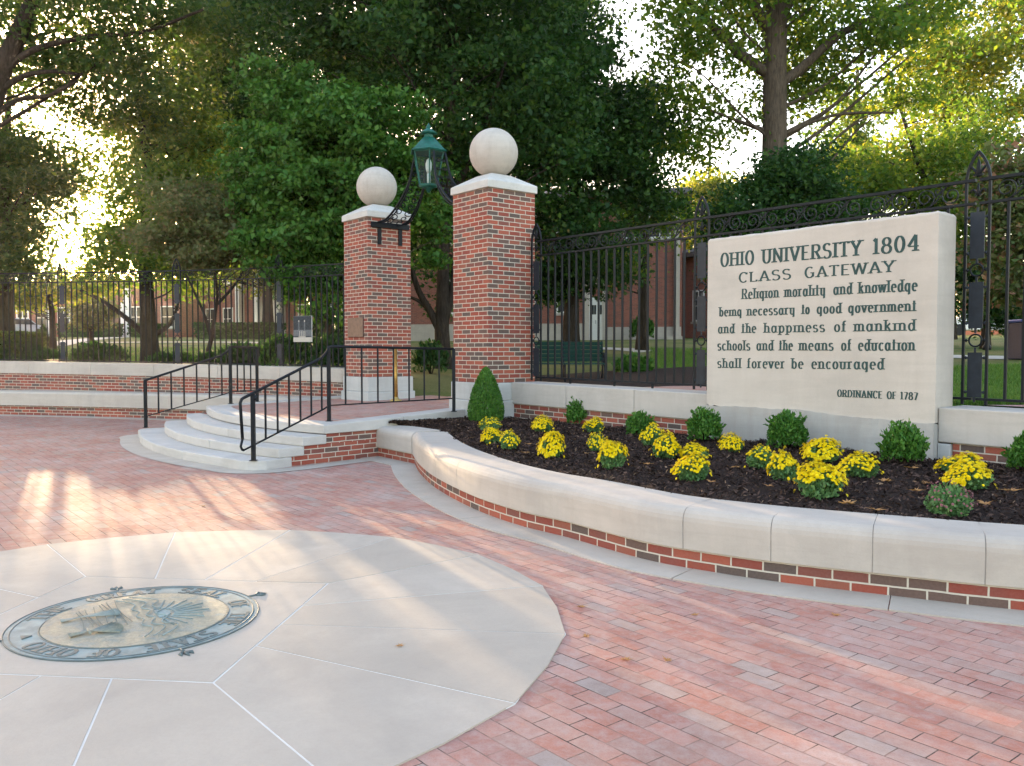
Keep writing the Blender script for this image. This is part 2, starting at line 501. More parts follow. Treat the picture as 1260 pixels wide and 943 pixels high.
def make_leaf(name, stops, trans=0.45, rough=0.5):
    m = bpy.data.materials.new(name); m.use_nodes = True
    nt = m.node_tree
    out = nt.nodes['Material Output']
    b = nt.nodes['Principled BSDF']
    b.inputs['Roughness'].default_value = rough; b.inputs['Specular IOR Level'].default_value = 0.16
    g = nt.nodes.new('ShaderNodeNewGeometry')
    big = noise(nt, geopos(nt), 0.9, 3, 0.6)
    ad = nd(nt, 'ShaderNodeMath', operation='MULTIPLY_ADD')
    nt.links.new(g.outputs['Random Per Island'], ad.inputs[0]); ad.inputs[1].default_value = 0.62
    mu = nd(nt, 'ShaderNodeMath', operation='MULTIPLY'); nt.links.new(big, mu.inputs[0]); mu.inputs[1].default_value = 0.38
    nt.links.new(mu.outputs[0], ad.inputs[2])
    c = ramp(nt, ad.outputs[0], stops)
    nt.links.new(c, b.inputs['Base Color'])
    t = nt.nodes.new('ShaderNodeBsdfTranslucent')
    c2 = mix(nt, 1.0, c, (1.55, 1.6, 0.8), 'MULTIPLY')
    nt.links.new(c2, t.inputs['Color'])
    ms = nt.nodes.new('ShaderNodeMixShader'); ms.inputs[0].default_value = trans
    nt.links.new(b.outputs[0], ms.inputs[1]); nt.links.new(t.outputs[0], ms.inputs[2])
    nt.links.new(ms.outputs[0], out.inputs['Surface'])
    return m
M['leaf_dark'] = make_leaf('dark maple leaf', [(0.0, (0.010, 0.032, 0.009)), (0.5, (0.022, 0.064, 0.015)), (0.88, (0.06, 0.115, 0.02)), (1.0, (0.20, 0.085, 0.045))], 0.34)
M['leaf_green'] = make_leaf('fresh green leaf', [(0.0, (0.022, 0.072, 0.012)), (0.55, (0.046, 0.125, 0.019)), (1.0, (0.12, 0.21, 0.034))], 0.25)
M['leaf_oak'] = make_leaf('oak leaf', [(0.0, (0.035, 0.085, 0.02)), (0.4, (0.08, 0.15, 0.025)), (0.75, (0.155, 0.20, 0.03)), (1.0, (0.34, 0.25, 0.04))], 0.58)
M['leaf_yellow'] = make_leaf('yellowing leaf', [(0.0, (0.06, 0.115, 0.02)), (0.45, (0.14, 0.18, 0.025)), (0.8, (0.32, 0.29, 0.035)), (1.0, (0.42, 0.24, 0.04))], 0.55)
M['leaf_olive'] = make_leaf('olive leaf', [(0.0, (0.022, 0.056, 0.016)), (0.55, (0.048, 0.092, 0.022)), (0.9, (0.11, 0.13, 0.025)), (1.0, (0.24, 0.14, 0.04))], 0.5)
M['leaf_dogwood'] = make_leaf('browning dogwood leaf', [(0.0, (0.065, 0.10, 0.042)), (0.55, (0.115, 0.135, 0.06)), (0.88, (0.18, 0.135, 0.075)), (1.0, (0.26, 0.13, 0.08))], 0.5)
M['leaf_red'] = make_leaf('reddish dogwood leaf', [(0.0, (0.05, 0.10, 0.03)), (0.62, (0.11, 0.13, 0.045)), (0.80, (0.26, 0.13, 0.10)), (1.0, (0.32, 0.16, 0.13))], 0.35)
M['leaf_box'] = make_leaf('boxwood leaf', [(0.0, (0.028, 0.095, 0.018)), (0.6, (0.065, 0.17, 0.028)), (1.0, (0.14, 0.26, 0.04))], 0.2, 0.4)
M['leaf_mum'] = make_leaf('chrysanthemum leaf', [(0.0, (0.06, 0.145, 0.05)), (0.6, (0.12, 0.23, 0.085)), (1.0, (0.22, 0.32, 0.12))], 0.2)
M['petal'] = make_leaf('yellow petal', [(0.0, (0.62, 0.33, 0.0)), (0.3, (0.80, 0.56, 0.0)), (0.7, (0.86, 0.66, 0.005)), (1.0, (0.88, 0.76, 0.05))], 0.12)
M['bud'] = make_leaf('mauve bud', [(0.0, (0.20, 0.075, 0.08)), (1.0, (0.34, 0.15, 0.15))], 0.1)
M['dry'] = make_leaf('dry leaf', [(0.0, (0.30, 0.14, 0.05)), (0.6, (0.42, 0.22, 0.09)), (1.0, (0.52, 0.33, 0.16))], 0.15, 0.7)
M['blade'] = make_leaf('grass blade', [(0.0, (0.045, 0.11, 0.02)), (0.6, (0.085, 0.17, 0.03)), (1.0, (0.18, 0.22, 0.05))], 0.3)

m, nt, b = mat_base('bark mulch', 0.95, 0.15)
g = geopos(nt)
n1 = noise(nt, g, 38, 6, 0.75, 1.5); n2 = noise(nt, g, 3, 3)
c = ramp(nt, n1, [(0.3, (0.014, 0.009, 0.007)), (0.55, (0.042, 0.026, 0.021)), (0.8, (0.10, 0.062, 0.050))])
nt.links.new(c, b.inputs['Base Color']); bump(nt, b, n1, 1.0, 0.03); M['mulch'] = m
m, nt, b = mat_base('mulch chip', 0.9, 0.15)
g = nt.nodes.new('ShaderNodeNewGeometry')
nt.links.new(ramp(nt, g.outputs['Random Per Island'], [(0.0, (0.014, 0.009, 0.007)), (0.6, (0.046, 0.027, 0.021)), (0.93, (0.10, 0.06, 0.047)), (1.0, (0.24, 0.155, 0.10))]), b.inputs['Base Color']); M['chip'] = m
m, nt, b = mat_base('lawn ground', 0.95, 0.1)
g = geopos(nt)
n1 = noise(nt, g, 0.35, 4, 0.6); n2 = noise(nt, g, 30, 5, 0.8)
c = mix(nt, ramp(nt, n1, [(0.36, (0, 0, 0)), (0.58, (1, 1, 1))]), (0.07, 0.135, 0.025), (0.22, 0.19, 0.075))
c = mix(nt, ramp(nt, n2, [(0.35, (0, 0, 0)), (0.7, (0.6, 0.6, 0.6))]), c, (0.04, 0.065, 0.015))
nt.links.new(c, b.inputs['Base Color']); bump(nt, b, n2, 0.8, 0.04); M['lawn'] = m

# ------------------------------------------------------------------ layout of walls
WF = 0.42                                         # wall front behind the gate line
right_pts = [P + V * WF - U * s for s in np.arange(0.0, 60.1, 1.0)]
RP = Path(right_pts)
left_ctrl = [AT(-2400, 440, 16.0), AT(-1200, 440, 19.5), AT(-500, 440, 20.9), AT(-230, 440, 20.9), AT(0, 440, 20.4), AT(260, 440, 18.75), AT(425, 440, 16.95), UVW(4.48, WF + 0.02)]
LP = Path(resample(left_ctrl, 0.4))
LE = LP.L
def capz(q):                                      # the right wall falls a little, the left one rises
    u, v = uv_of(q)
    if u < 0.5: return 0.008 * max(-12, min(0, u))
    return 0.07 + 0.012 * min(10, max(0, u - 4.5))

# ------------------------------------------------------------------ terrain behind the wall
allp = [q for q in LP.p] + [UVW(u, WF) .to_2d() for u in (3.6, 2.7, 1.8, 0.9)] + [q for q in RP.p]
ALLP = Path(resample(allp[::3] if False else allp, 0.6)) if False else Path(allp)
def terr_d(d, u):
    gate = smooth01(u, -0.6, 0.4) * (1 - smooth01(u, 4.2, 5.2))
    side = 0.86 + 0.16 * smooth01(u, 4.0, 7.0)
    base = side * (1 - gate) + gate * (0.575 + 0.30 * smooth01(d, 0.5, 7.0))
    x = max(0.0, d - 6.0)
    return base + 2.3 * (1 - math.exp(-0.026 * x))
AV = np.array([(q.x, q.y) for q in ALLP.p])
def near_path(p):
    d2 = ((AV - np.array([p[0], p[1]])) ** 2).sum(1)
    i = int(d2.argmin())
    best = 1e9
    for k in (max(0, i - 1), min(len(AV) - 2, i)):
        a, b_ = AV[k], AV[k + 1]
        t = max(0, min(1, np.dot(np.array([p[0], p[1]]) - a, b_ - a) / max(1e-9, np.dot(b_ - a, b_ - a))))
        q = a + (b_ - a) * t
        best = min(best, math.hypot(q[0] - p[0], q[1] - p[1]))
    return best, uv_of(AV[i])[0]
def TZ(p):
    d, u = near_path(p)
    return terr_d(d, u)
def on_terr(px, D):
    q = AT(px, 440, D)
    return Vector((q.x, q.y, TZ(q)))

ds = [0.12, 0.6, 1.2, 2, 3, 4.5, 6, 8, 10, 13, 17, 22, 28, 36, 46, 60, 80, 110, 160, 220]
mb = MB()
rows = []
ap = ALLP.p
nn = len(ap)
for i in range(0, nn):
    d = (ap[min(i + 2, nn - 1)] - ap[max(i - 2, 0)]).normalized()
    n = Vector((-d.y, d.x))
    u = uv_of(ap[i])[0]
    rows.append(mb.add([(ap[i].x + n.x * k, ap[i].y + n.y * k, terr_d(k, u)) for k in ds]))
for i in range(nn - 1):
    for j in range(len(ds) - 1):
        mb.face([rows[i] + j, rows[i + 1] + j, rows[i + 1] + j + 1, rows[i] + j + 1], smooth=True)
tag(mb.build('lawn', M['lawn']), kind='structure')

mb = MB()
mb.poly([(-60, -25, 0), (60, -25, 0), (60, 24, 0), (-60, 24, 0)])
tag(mb.build('brick_plaza', M['paver']), kind='structure')

def terr_strip(name, pts, wd, mat, dz=0.012, label=None):
    pts = resample(pts, 0.5)
    mb = MB()
    A, B = offset_pts(pts, wd / 2), offset_pts(pts, -wd / 2)
    k = 4
    rr = []
    for a, b_ in zip(A, B):
        rr.append(mb.add([(a.lerp(b_, t / k).x, a.lerp(b_, t / k).y, TZ(a.lerp(b_, t / k)) + dz) for t in range(k + 1)]))
    for i in range(len(rr) - 1):
        for j in range(k):
            mb.face([rr[i] + j, rr[i + 1] + j, rr[i + 1] + j + 1, rr[i] + j + 1], smooth=True)
    return tag(mb.build(name, mat), kind='structure')
terr_strip('brick_walk', [UVW(2.25, 0.9), UVW(2.2, 2.2), UVW(0.8, 3.2), UVW(-2, 3.3), UVW(-9, 3.3), UVW(-18, 3.4)], 2.0, M['paver'], 0.03)
terr_strip('stone_path', [AT(430, 430, 35), AT(700, 430, 33), AT(900, 430, 27), AT(1120, 430, 23), AT(1290, 430, 20)], 1.3, M['concrete'])
terr_strip('lawn_path', [AT(-150, 430, 38), AT(40, 430, 44), AT(250, 430, 46), AT(420, 430, 42)], 1.5, M['concrete'], 0.02)
terr_strip('door_path', [AT(60, 430, 40), AT(100, 430, 50), AT(150, 430, 63)], 1.6, M['concrete'], 0.03)
def mulch_patch(pts, dz=0.02):
    mb = MB()
    c = sum((Vector((p[0], p[1])) for p in pts), Vector((0, 0))) / len(pts)
    rings = []
    for f in (1.0, 0.75, 0.5, 0.25):
        rings.append(mb.add([((c.x + (p[0] - c.x) * f), (c.y + (p[1] - c.y) * f), TZ((c.x + (p[0] - c.x) * f, c.y + (p[1] - c.y) * f)) + dz + (0.05 if f < 1 else 0)) for p in pts]))
    n = len(pts)
    for a, b_ in zip(rings[:-1], rings[1:]):
        for i in range(n): mb.face([a + i, a + (i + 1) % n, b_ + (i + 1) % n, b_ + i], smooth=True)
    mb.face([rings[-1] + i for i in range(n)])
    tag(mb.build('mulch_ground', M['mulch']), kind='structure')
def blob(cx, cy, rx, ry, rz, n=22):
    return [(cx + math.cos(rz) * rx * math.cos(a) * (1 + 0.1 * math.sin(3 * a)) - math.sin(rz) * ry * math.sin(a), cy + math.sin(rz) * rx * math.cos(a) * (1 + 0.1 * math.sin(3 * a)) + math.cos(rz) * ry * math.sin(a)) for a in np.linspace(0, 2 * math.pi, n, endpoint=False)]
q = UVW(-1.6, 6.2); mulch_patch(blob(q.x, q.y, 3.4, 1.5, AU + R(90)))
q = UVW(1.9, 6.4); mulch_patch(blob(q.x, q.y, 3.6, 4.2, AU + R(90)))
mb = MB()
for i in range(len(LP.p)):
    pass
tag_pts = LP.sub(max(0, LE - 26), LE - 0.3, 0.5)
A, B = offset_pts(tag_pts, -0.45), offset_pts(tag_pts, -1.9)
for i in range(len(A) - 1):
    mb.poly([(x.x, x.y, TZ(x) + 0.03) for x in (A[i], A[i + 1], B[i + 1], B[i])])
tag(mb.build('mulch_ground', M['mulch']), kind='structure')

# ------------------------------------------------------------------ flagstone circle with the seal
mc = G(169, 764)
ca, cb = G(255, 837), G(397, 717)
ANG = math.atan2((cb - ca).y, (cb - ca).x)        # direction of the inner square's right side
HALF = 0.82
RC = 2.37
mb = MB()
mb.prism([(mc.x + (RC + 0.004) * math.cos(a), mc.y + (RC + 0.004) * math.sin(a)) for a in ANG + np.arange(16) * math.pi / 8 + 0.0 * RC], -0.02, 0.0055, 1)
def sq_r(a):
    r = (a - ANG) % (math.pi / 2)
    r = min(abs(r), abs(math.pi / 2 - r))
    return HALF / math.cos(r)
gp = 0.005
for k in range(16):
    a0, a1 = ANG + k * math.pi / 8, ANG + (k + 1) * math.pi / 8
    out = [(mc.x + RC * math.cos(a), mc.y + RC * math.sin(a)) for a in (a0 + gp / RC, a1 - gp / RC)]
    mid_ = (RC * .9915 * math.cos((a0 + a1) / 2) + mc.x, RC * .9915 * math.sin((a0 + a1) / 2) + mc.y)
    out.insert(1, mid_)
    r0, r1 = sq_r(a0) + gp * 1.4, sq_r(a1) + gp * 1.4
    inn = [(mc.x + r1 * math.cos(a1 - gp / r1), mc.y + r1 * math.sin(a1 - gp / r1)), (mc.x + r0 * math.cos(a0 + gp / r0), mc.y + r0 * math.sin(a0 + gp / r0))]
    mb.prism(out + inn, -0.01, 0.0070 + 0.0005 * ((k * 7) % 3), 0)
mb.prism([(mc.x + (HALF - gp) * math.sqrt(2) * math.cos(ANG + math.pi / 4 + i * math.pi / 2), mc.y + (HALF - gp) * math.sqrt(2) * math.sin(ANG + math.pi / 4 + i * math.pi / 2)) for i in range(4)], -0.01, 0.008, 0)
tag(mb.build('flagstone_circle', [M['flag'], M['joint']]), kind='structure')

# ------------------------------------------------------------------ stroke lettering
def st(pts, ser=''): return (pts, ser)
GL = {
 'O': (.78, [st(arc(.39, .5, .31, .5, 90, 450, 20))]),
 'H': (.82, [st([(.12, 0), (.12, 1)], 'se'), st([(.70, 0), (.70, 1)], 'se'), st([(.12, .52), (.70, .52)])]),
 'I': (.34, [st([(.17, 0), (.17, 1)], 'se')]),
 'U': (.80, [st([(.12, 1), (.12, .32)] + arc(.39, .32, .27, .32, 180, 360, 10) + [(.66, 1)], 'se')]),
 'N': (.84, [st([(.12, 0), (.12, 1)], 's'), st([(.10, 1), (.72, 0)]), st([(.72, 0), (.72, 1)], 'e')]),
 'V': (.80, [st([(.06, 1), (.40, 0)], 's'), st([(.40, 0), (.74, 1)], 'e')]),
 'E': (.66, [st([(.12, 0), (.12, 1)]), st([(.04, .97), (.60, .97)]), st([(.12, .52), (.50, .52)]), st([(.04, .03), (.62, .03)])]),
 'R': (.78, [st([(.12, 0), (.12, 1)], 's'), st([(.04, .97), (.40, .97)] + arc(.40, .74, .24, .23, 90, -90, 8) + [(.12, .51)]), st([(.38, .51), (.70, 0)], 'e')]),
 'S': (.66, [st(arc(.33, .745, .25, .235, 30, 270, 12) + arc(.33, .255, .27, .255, 90, -150, 12)[1:])]),
 'T': (.72, [st([(.36, 0), (.36, 1)], 's'), st([(.04, .97), (.68, .97)]), st([(.05, .99), (.05, .86)]), st([(.67, .99), (.67, .86)])]),
 'Y': (.78, [st([(.39, 0), (.39, .45)], 's'), st([(.06, 1), (.39, .45)], 's'), st([(.39, .45), (.72, 1)], 'e')]),
 'C': (.74, [st(arc(.40, .5, .32, .5, 45, 315, 16)), st([(.64, .98), (.64, .78)])]),
 'L': (.62, [st([(.12, 0), (.12, 1)], 'e'), st([(.04, .03), (.58, .03)]), st([(.56, .02), (.56, .18)])]),
 'A': (.82, [st([(.08, 0), (.41, 1)], 's'), st([(.41, 1), (.74, 0)], 'e'), st([(.20, .33), (.62, .33)])]),
 'G': (.80, [st(arc(.40, .5, .32, .5, 50, 320, 16)), st([(.66, .08), (.66, .45)]), st([(.46, .45), (.76, .45)])]),
 'W': (1.08, [st([(.05, 1), (.29, 0)], 's'), st([(.29, 0), (.53, 1)]), st([(.53, 1), (.78, 0)]), st([(.78, 0), (1.02, 1)], 'e')]),
 'D': (.80, [st([(.12, 0), (.12, 1)]), st([(.04, .97), (.34, .97)] + arc(.34, .5, .36, .47, 90, -90, 12) + [(.04, .03)])]),
 'F': (.62, [st([(.12, 0), (.12, 1)], 's'), st([(.04, .97), (.58, .97)]), st([(.12, .52), (.48, .52)])]),
 '1': (.40, [st([(.22, 0), (.22, 1)], 's'), st([(.22, 1), (.05, .84)])]),
 '8': (.66, [st(arc(.33, .75, .21, .24, -90, 270, 14)), st(arc(.33, .26, .26, .26, 90, 450, 14))]),
 '0': (.66, [st(arc(.33, .5, .25, .5, 90, 450, 18))]),
 '4': (.70, [st([(.48, 0), (.48, 1)], 's'), st([(.48, 1), (.05, .30)]), st([(.05, .30), (.66, .30)])]),
 '7': (.62, [st([(.05, .97), (.56, .97)]), st([(.56, .97), (.24, 0)])]),
 'a': (.62, [st(arc(.28, .33, .20, .33, 0, 360, 14)), st([(.48, 0), (.48, .68)], 's')]),
 'b': (.62, [st([(.13, 0), (.13, 1)], 'e'), st(arc(.33, .33, .20, .33, 180, -180, 14))]),
 'c': (.54, [st(arc(.31, .33, .22, .33, 45, 315, 12))]),
 'd': (.62, [st(arc(.29, .33, .20, .33, 0, 360, 14)), st([(.49, 0), (.49, 1)], 'se')]),
 'e': (.56, [st([(.09, .36), (.49, .36)] + arc(.29, .33, .21, .33, 5, 310, 14))]),
 'f': (.44, [st([(.18, 0), (.18, .80)] + arc(.33, .80, .15, .18, 180, 60, 6), 's'), st([(.03, .64), (.38, .64)])]),
 'g': (.62, [st(arc(.28, .33, .20, .33, 0, 360, 14)), st([(.48, .68), (.48, -.24)]), st([(.48, -.24), (.34, -.20)])]),
 'h': (.64, [st([(.13, 0), (.13, 1)], 'se'), st([(.13, .46)] + arc(.32, .46, .19, .21, 180, 0, 8) + [(.51, 0)], 'e')]),
 'i': (.28, [st([(.14, 0), (.14, .68)], 'se')]),
 'k': (.62, [st([(.13, 0), (.13, 1)], 'se'), st([(.50, .68), (.13, .30)]), st([(.26, .42), (.54, 0)], 'e')]),
 'l': (.28, [st([(.14, 0), (.14, 1)], 'se')]),
 'm': (.94, [st([(.12, 0), (.12, .68)], 'se'), st([(.12, .46)] + arc(.29, .46, .17, .21, 180, 0, 8) + [(.46, 0)], 'e'), st([(.46, .46)] + arc(.63, .46, .17, .21, 180, 0, 8) + [(.80, 0)], 'e')]),
 'n': (.64, [st([(.13, 0), (.13, .68)], 'se'), st([(.13, .46)] + arc(.32, .46, .19, .21, 180, 0, 8) + [(.51, 0)], 'e')]),
 'o': (.58, [st(arc(.29, .33, .21, .33, 90, 450, 16))]),
 'p': (.62, [st([(.13, -.25), (.13, .68)], 'se'), st(arc(.33, .33, .20, .33, 180, -180, 14))]),
 'q': (.62, [st(arc(.28, .33, .20, .33, 0, 360, 14)), st([(.48, .68), (.48, -.24)])]),
 'r': (.46, [st([(.13, 0), (.13, .68)], 'se'), st([(.13, .46)] + arc(.30, .46, .17, .20, 180, 50, 6))]),
 's': (.50, [st(arc(.25, .50, .17, .165, 30, 270, 10) + arc(.25, .17, .19, .17, 90, -150, 10)[1:])]),
 't': (.42, [st([(.18, 0), (.18, .95)], 's'), st([(.02, .66), (.38, .66)])]),
 'u': (.64, [st([(.12, .68), (.12, .20)] + arc(.30, .20, .18, .20, 180, 360, 8), 's'), st([(.49, 0), (.49, .68)], 'e')]),
 'v': (.58, [st([(.05, .68), (.29, 0)], 's'), st([(.29, 0), (.53, .68)], 'e')]),
 'w': (.86, [st([(.05, .68), (.23, 0)], 's'), st([(.23, 0), (.43, .68)]), st([(.43, .68), (.62, 0)]), st([(.62, 0), (.81, .68)], 'e')]),
 'y': (.62, [st([(.12, .68), (.12, .20)] + arc(.30, .20, .18, .20, 180, 360, 8), 's'), st([(.48, .68), (.48, -.24)]), st([(.48, -.24), (.36, -.20)])]),
}
def ribbons(word, x0, x1, h, thick, thin=0.45, gap=.13, serif=1.0):
    """2-D prisms (lists of quads) of a word fitted between x0 and x1"""
    tot = sum(GL[c][0] for c in word) + gap * (len(word) - 1)
    sx = (x1 - x0) / tot
    x = x0
    quads = []
    for c in word:
        wd, strokes = GL[c]
        for pts, ser in strokes:
            pp = [Vector((x + a * sx, b_ * h)) for a, b_ in pts]
            n = len(pp)
            L, Rr = [], []
            closed = (pp[0] - pp[-1]).length < 1e-4
            for i in range(n):
                if closed: t = pp[(i + 1) % (n - 1)] - pp[(i - 1) % (n - 1)]
                else: t = pp[min(i + 1, n - 1)] - pp[max(i - 1, 0)]
                t.normalize()
                hw = 0.5 * thick * (thin + (1 - thin) * abs(t.y) ** 1.2)
                nn_ = Vector((-t.y, t.x))
                L.append(pp[i] + nn_ * hw); Rr.append(pp[i] - nn_ * hw)
            for i in range(n - 1):
                quads.append([Rr[i], Rr[i + 1], L[i + 1], L[i]])
            for flag, e, sgn in (('s', pp[0], 1 if pp[0].y < pp[-1].y or len(pp) > 3 and pp[0].y < h * .5 else -1), ('e', pp[-1], -1 if pp[-1].y > h * .3 else 1)):
                if flag in ser and serif:
                    if flag == 's': sgn = 1 if e.y < h * .3 else -1
                    sw, sh = thick * 1.05 * serif, thick * 0.42
                    quads.append([Vector((e.x - sw, e.y)), Vector((e.x + sw, e.y)), Vector((e.x + sw * .8, e.y + sh * sgn)), Vector((e.x - sw * .8, e.y + sh * sgn))])
        x += (wd + gap) * sx
    return quads
def add_quads(mb, quads, fn, depth=0.003, back=0.003):
    """fn(x, y, out) -> world point"""
    for k, q in enumerate(quads):
        if len(q) == 4:
            a = (q[1] - q[0]).cross(q[2] - q[0])
            if a < 0: q = q[::-1]
        e = depth + 0.00012 * (k % 9)
        b0 = mb.add([fn(p.x, p.y, -back) for p in q])
        b1 = mb.add([fn(p.x, p.y, e) for p in q])
        n = len(q)
        mb.face([b1 + i for i in range(n)])
        for i in range(n):
            j = (i + 1) % n
            mb.face([b0 + i, b0 + j, b1 + j, b1 + i])

# ------------------------------------------------------------------ the bronze seal in the paving
seal = thing('bronze_seal', 'round bronze state seal with raised lettering set into the flagstone circle', 'seal', (mc.x, mc.y, 0.008))
SR = 0.645
gap_dir = G(40, 786) - mc
UPA = math.atan2(-gap_dir.y, -gap_dir.x)           # up of the seal
def sp(r, a, z=0.0):                               # a clockwise from the seal's up
    return (mc.x + r * math.cos(UPA - a), mc.y + r * math.sin(UPA - a), 0.008 + z)
mb = MB(); mb.lathe([(0.001, 0.0), (SR, 0.0), (SR, 0.004), (0.001, 0.004)], (mc.x, mc.y, 0.008), 72, smooth=False)
mb.build('text_ring', M['patina'], seal)
mb = MB(); mb.lathe([(0.001, 0.0), (SR * .735, 0.0), (SR * .735, 0.006), (0.001, 0.007)], (mc.x, mc.y, 0.0105), 64, smooth=False)
mb.build('inner_disc', M['patina_gold'], seal)
for r in (SR, SR * .955, SR * .745, SR * .71):
    mb = MB(); mb.tube([sp(r, a, 0.0035) for a in np.linspace(0, 2 * math.pi, 72, endpoint=False)], 0.0045, 6, closed=True)
    mb.build('rim', M['patina_dark'], seal)
ring_words = [('THE', -148, -122), ('GREAT', -108, -66), ('SEAL', -52, -18), ('OF', -2, 12), ('THE', 24, 48), ('STATE', 60, 98), ('OF', 110, 124), ('OHIO', 132, 166)]
ring_words = [(t, a, b_) for t, a, b_ in ring_words]
for t, a, b_ in ring_words:
    r0 = SR * .775
    mb = MB()
    hh = SR * .15
    ql = ribbons(t, R(a) * SR * .84, R(b_) * SR * .84, hh, 0.022, 0.5)
    add_quads(mb, ql, lambda x, y, o: sp(r0 + y, x / (SR * .84), 0.004 + o), 0.003, 0.002)
    mb.build('lettering', M['patina_dark'], seal)
def sl(x, y, z=0.0):                               # seal-local x right, y up
    return sp(math.hypot(x, y), math.atan2(x, y), z)
mb = MB()
add_quads(mb, [[Vector(p) for p in ((-.03, -.02), (.03, -.02), (0, .03))]], lambda x, y, o: sl(x, -SR * .84 + y, .004 + o), .006, .002)
mb.build('ring_mark', M['patina_dark'], seal)
ri = SR * .70
mb = MB()                                          # sun half-disc and rays
sunp = [Vector(p) for p in arc(0, .10, .075, .075, 0, 180, 10)]
add_quads(mb, [sunp], lambda x, y, o: sl(x, y, .011 + o), .003, .002)
for k in range(13):
    a = R(8 + 164 * k / 12)
    d, n_ = Vector((math.cos(a), math.sin(a))), Vector((-math.sin(a), math.cos(a)))
    c0 = Vector((0, .10))
    add_quads(mb, [[c0 + d * .095 - n_ * .006, c0 + d * (.25 + .03 * (k % 2)) - n_ * .002, c0 + d * (.25 + .03 * (k % 2)) + n_ * .002, c0 + d * .095 + n_ * .006]], lambda x, y, o: sl(x, y, .011 + o), .0025, .002)
mb.build('sun_relief', M['patina'], seal)
mb = MB()                                          # hills
for dz_, amp in ((0.0, 1.0), (-.035, .8), (-.065, .6)):
    ridge = [(-.42, .04), (-.34, .12), (-.25, .165), (-.16, .11), (-.08, .15), (0, .10), (.08, .14), (.18, .09), (.26, .15), (.34, .12), (.42, .04)]
    mb.tube([sl(x * (.98 + dz_), y * amp + dz_, .0175) for x, y in resample(ridge, .02)], .0034, 4)
mb.build('hill_relief', M['patina'], seal)
mb = MB()
for k in range(8):                                 # fields and river
    y0 = -.05 - k * .032
    w_ = .40 - .02 * k
    mb.tube([sl(x, y0 + .012 * math.sin(9 * x + k * 1.3), .0175) for x in np.linspace(-w_, w_ * (.2 + .1 * (k % 3)), 12)], 0.0026, 4)
mb.build('field_lines', M['patina_dark'], seal)
mb = MB()                                          # sheaf
for k in range(11):
    a = R(-38 + 76 * k / 10)
    mb.tube([sl(.14 + .05 * math.sin(a) * -1.0, -.36, .0185), sl(.14, -.26, .023), sl(.14 + .16 * math.sin(a), -.26 + .16 * math.cos(a), .0205)], [.0025, .003, .004], 5)
mb.tube([sl(.10, -.265, .024), sl(.18, -.265, .024)], .007, 6)
mb.build('wheat_sheaf', M['patina_gold'], seal)
mb = MB()                                          # arrows
for k in range(7):
    a = R(-16 + 32 * k / 6)
    e = (-.15 + .19 * math.sin(a), -.24 + .15 * math.cos(a))
    mb.tube([sl(-.15 - .08 * math.sin(a), -.36, .0185), sl(-.15, -.26, .0215), sl(*e, .0195)], .0028, 4)
    mb.tube([sl(*e, .0195), sl(e[0] + .03 * math.sin(a), e[1] + .03 * math.cos(a), .0195)], [.007, .001], 4)
mb.build('arrow_bundle', M['patina'], seal)
for px, py in ((328, 732), (224, 803), (6, 791), (140, 722)):
    q = G(px, py) - mc
    a = math.atan2(q.y, q.x)
    d, n_ = Vector((math.cos(a), math.sin(a), 0)), Vector((-math.sin(a), math.cos(a), 0))
    c0 = Vector((mc.x, mc.y, 0.011))
    mb = MB()
    mb.tube([c0 + d * (SR - .005), c0 + d * (SR + .05)], .007, 5)
    for sg in (-1, 0, 1):
        b0 = c0 + d * (SR + .045)
        tp = b0 + d * (.075 - .02 * abs(sg)) + n_ * (.03 * sg)
        md = b0.lerp(tp, .5) + n_ * (.012 * sg)
        mb.tube([b0, md, tp], [.004, .012, .001], 5)
    mb.build('leaf_finial', M['patina_dark'], seal)

# ------------------------------------------------------------------ steps and landing
LZ0, LZ1 = 0.50, 0.585
def land_z(p):
    u, v = uv_of(p)
    return LZ0 + (LZ1 - LZ0) * min(1.3, max(0, (v + 2.55) / 2.35))
steps = thing('entrance_steps', 'four curved limestone steps with landing leading up to the gate columns', 'steps', UVW(2.7, -2.5, 0))
# (right end u,v), (left end u,v), sagitta
SE = [((0.06, -3.62), (5.55, -3.40), 0.46), ((0.12, -3.26), (5.38, -3.05), 0.44), ((0.16, -2.92), (5.26, -2.72), 0.42), ((0.22, -2.58), (5.18, -2.40), 0.40)]
def step_front(k, off=0.0, n=26):
    (u0, v0), (u1, v1), sg = SE[k]
    out = []
    for i in range(n + 1):
        t = i / n
        b_ = 4 * t * (1 - t)
        out.append((u0 + (u1 - u0) * t, v0 + (v1 - v0) * t - sg * b_ - off))
    return out
def uvp(l): return [UVW(a, b_).to_2d() for a, b_ in l]
def corner_round(fr, r, back):
    # replaces square ends of the bottom step by quarter rounds
    (u0, v0), (u1, v1) = fr[0], fr[-1]
    body = [p for p in fr if u0 + r < p[0] < u1 - r]
    a, b_ = body[0], body[-1]
    right = [(u0 + r - r * math.cos(t), (a[1] + r * .85) - r * .85 * math.sin(t)) for t in np.linspace(0, math.pi / 2, 9)]
    left = [(u1 - r + r * math.sin(t), (b_[1] + r * .85) - r * .85 * math.cos(t)) for t in np.linspace(0, math.pi / 2, 9)]
    return right + body[1:-1] + left
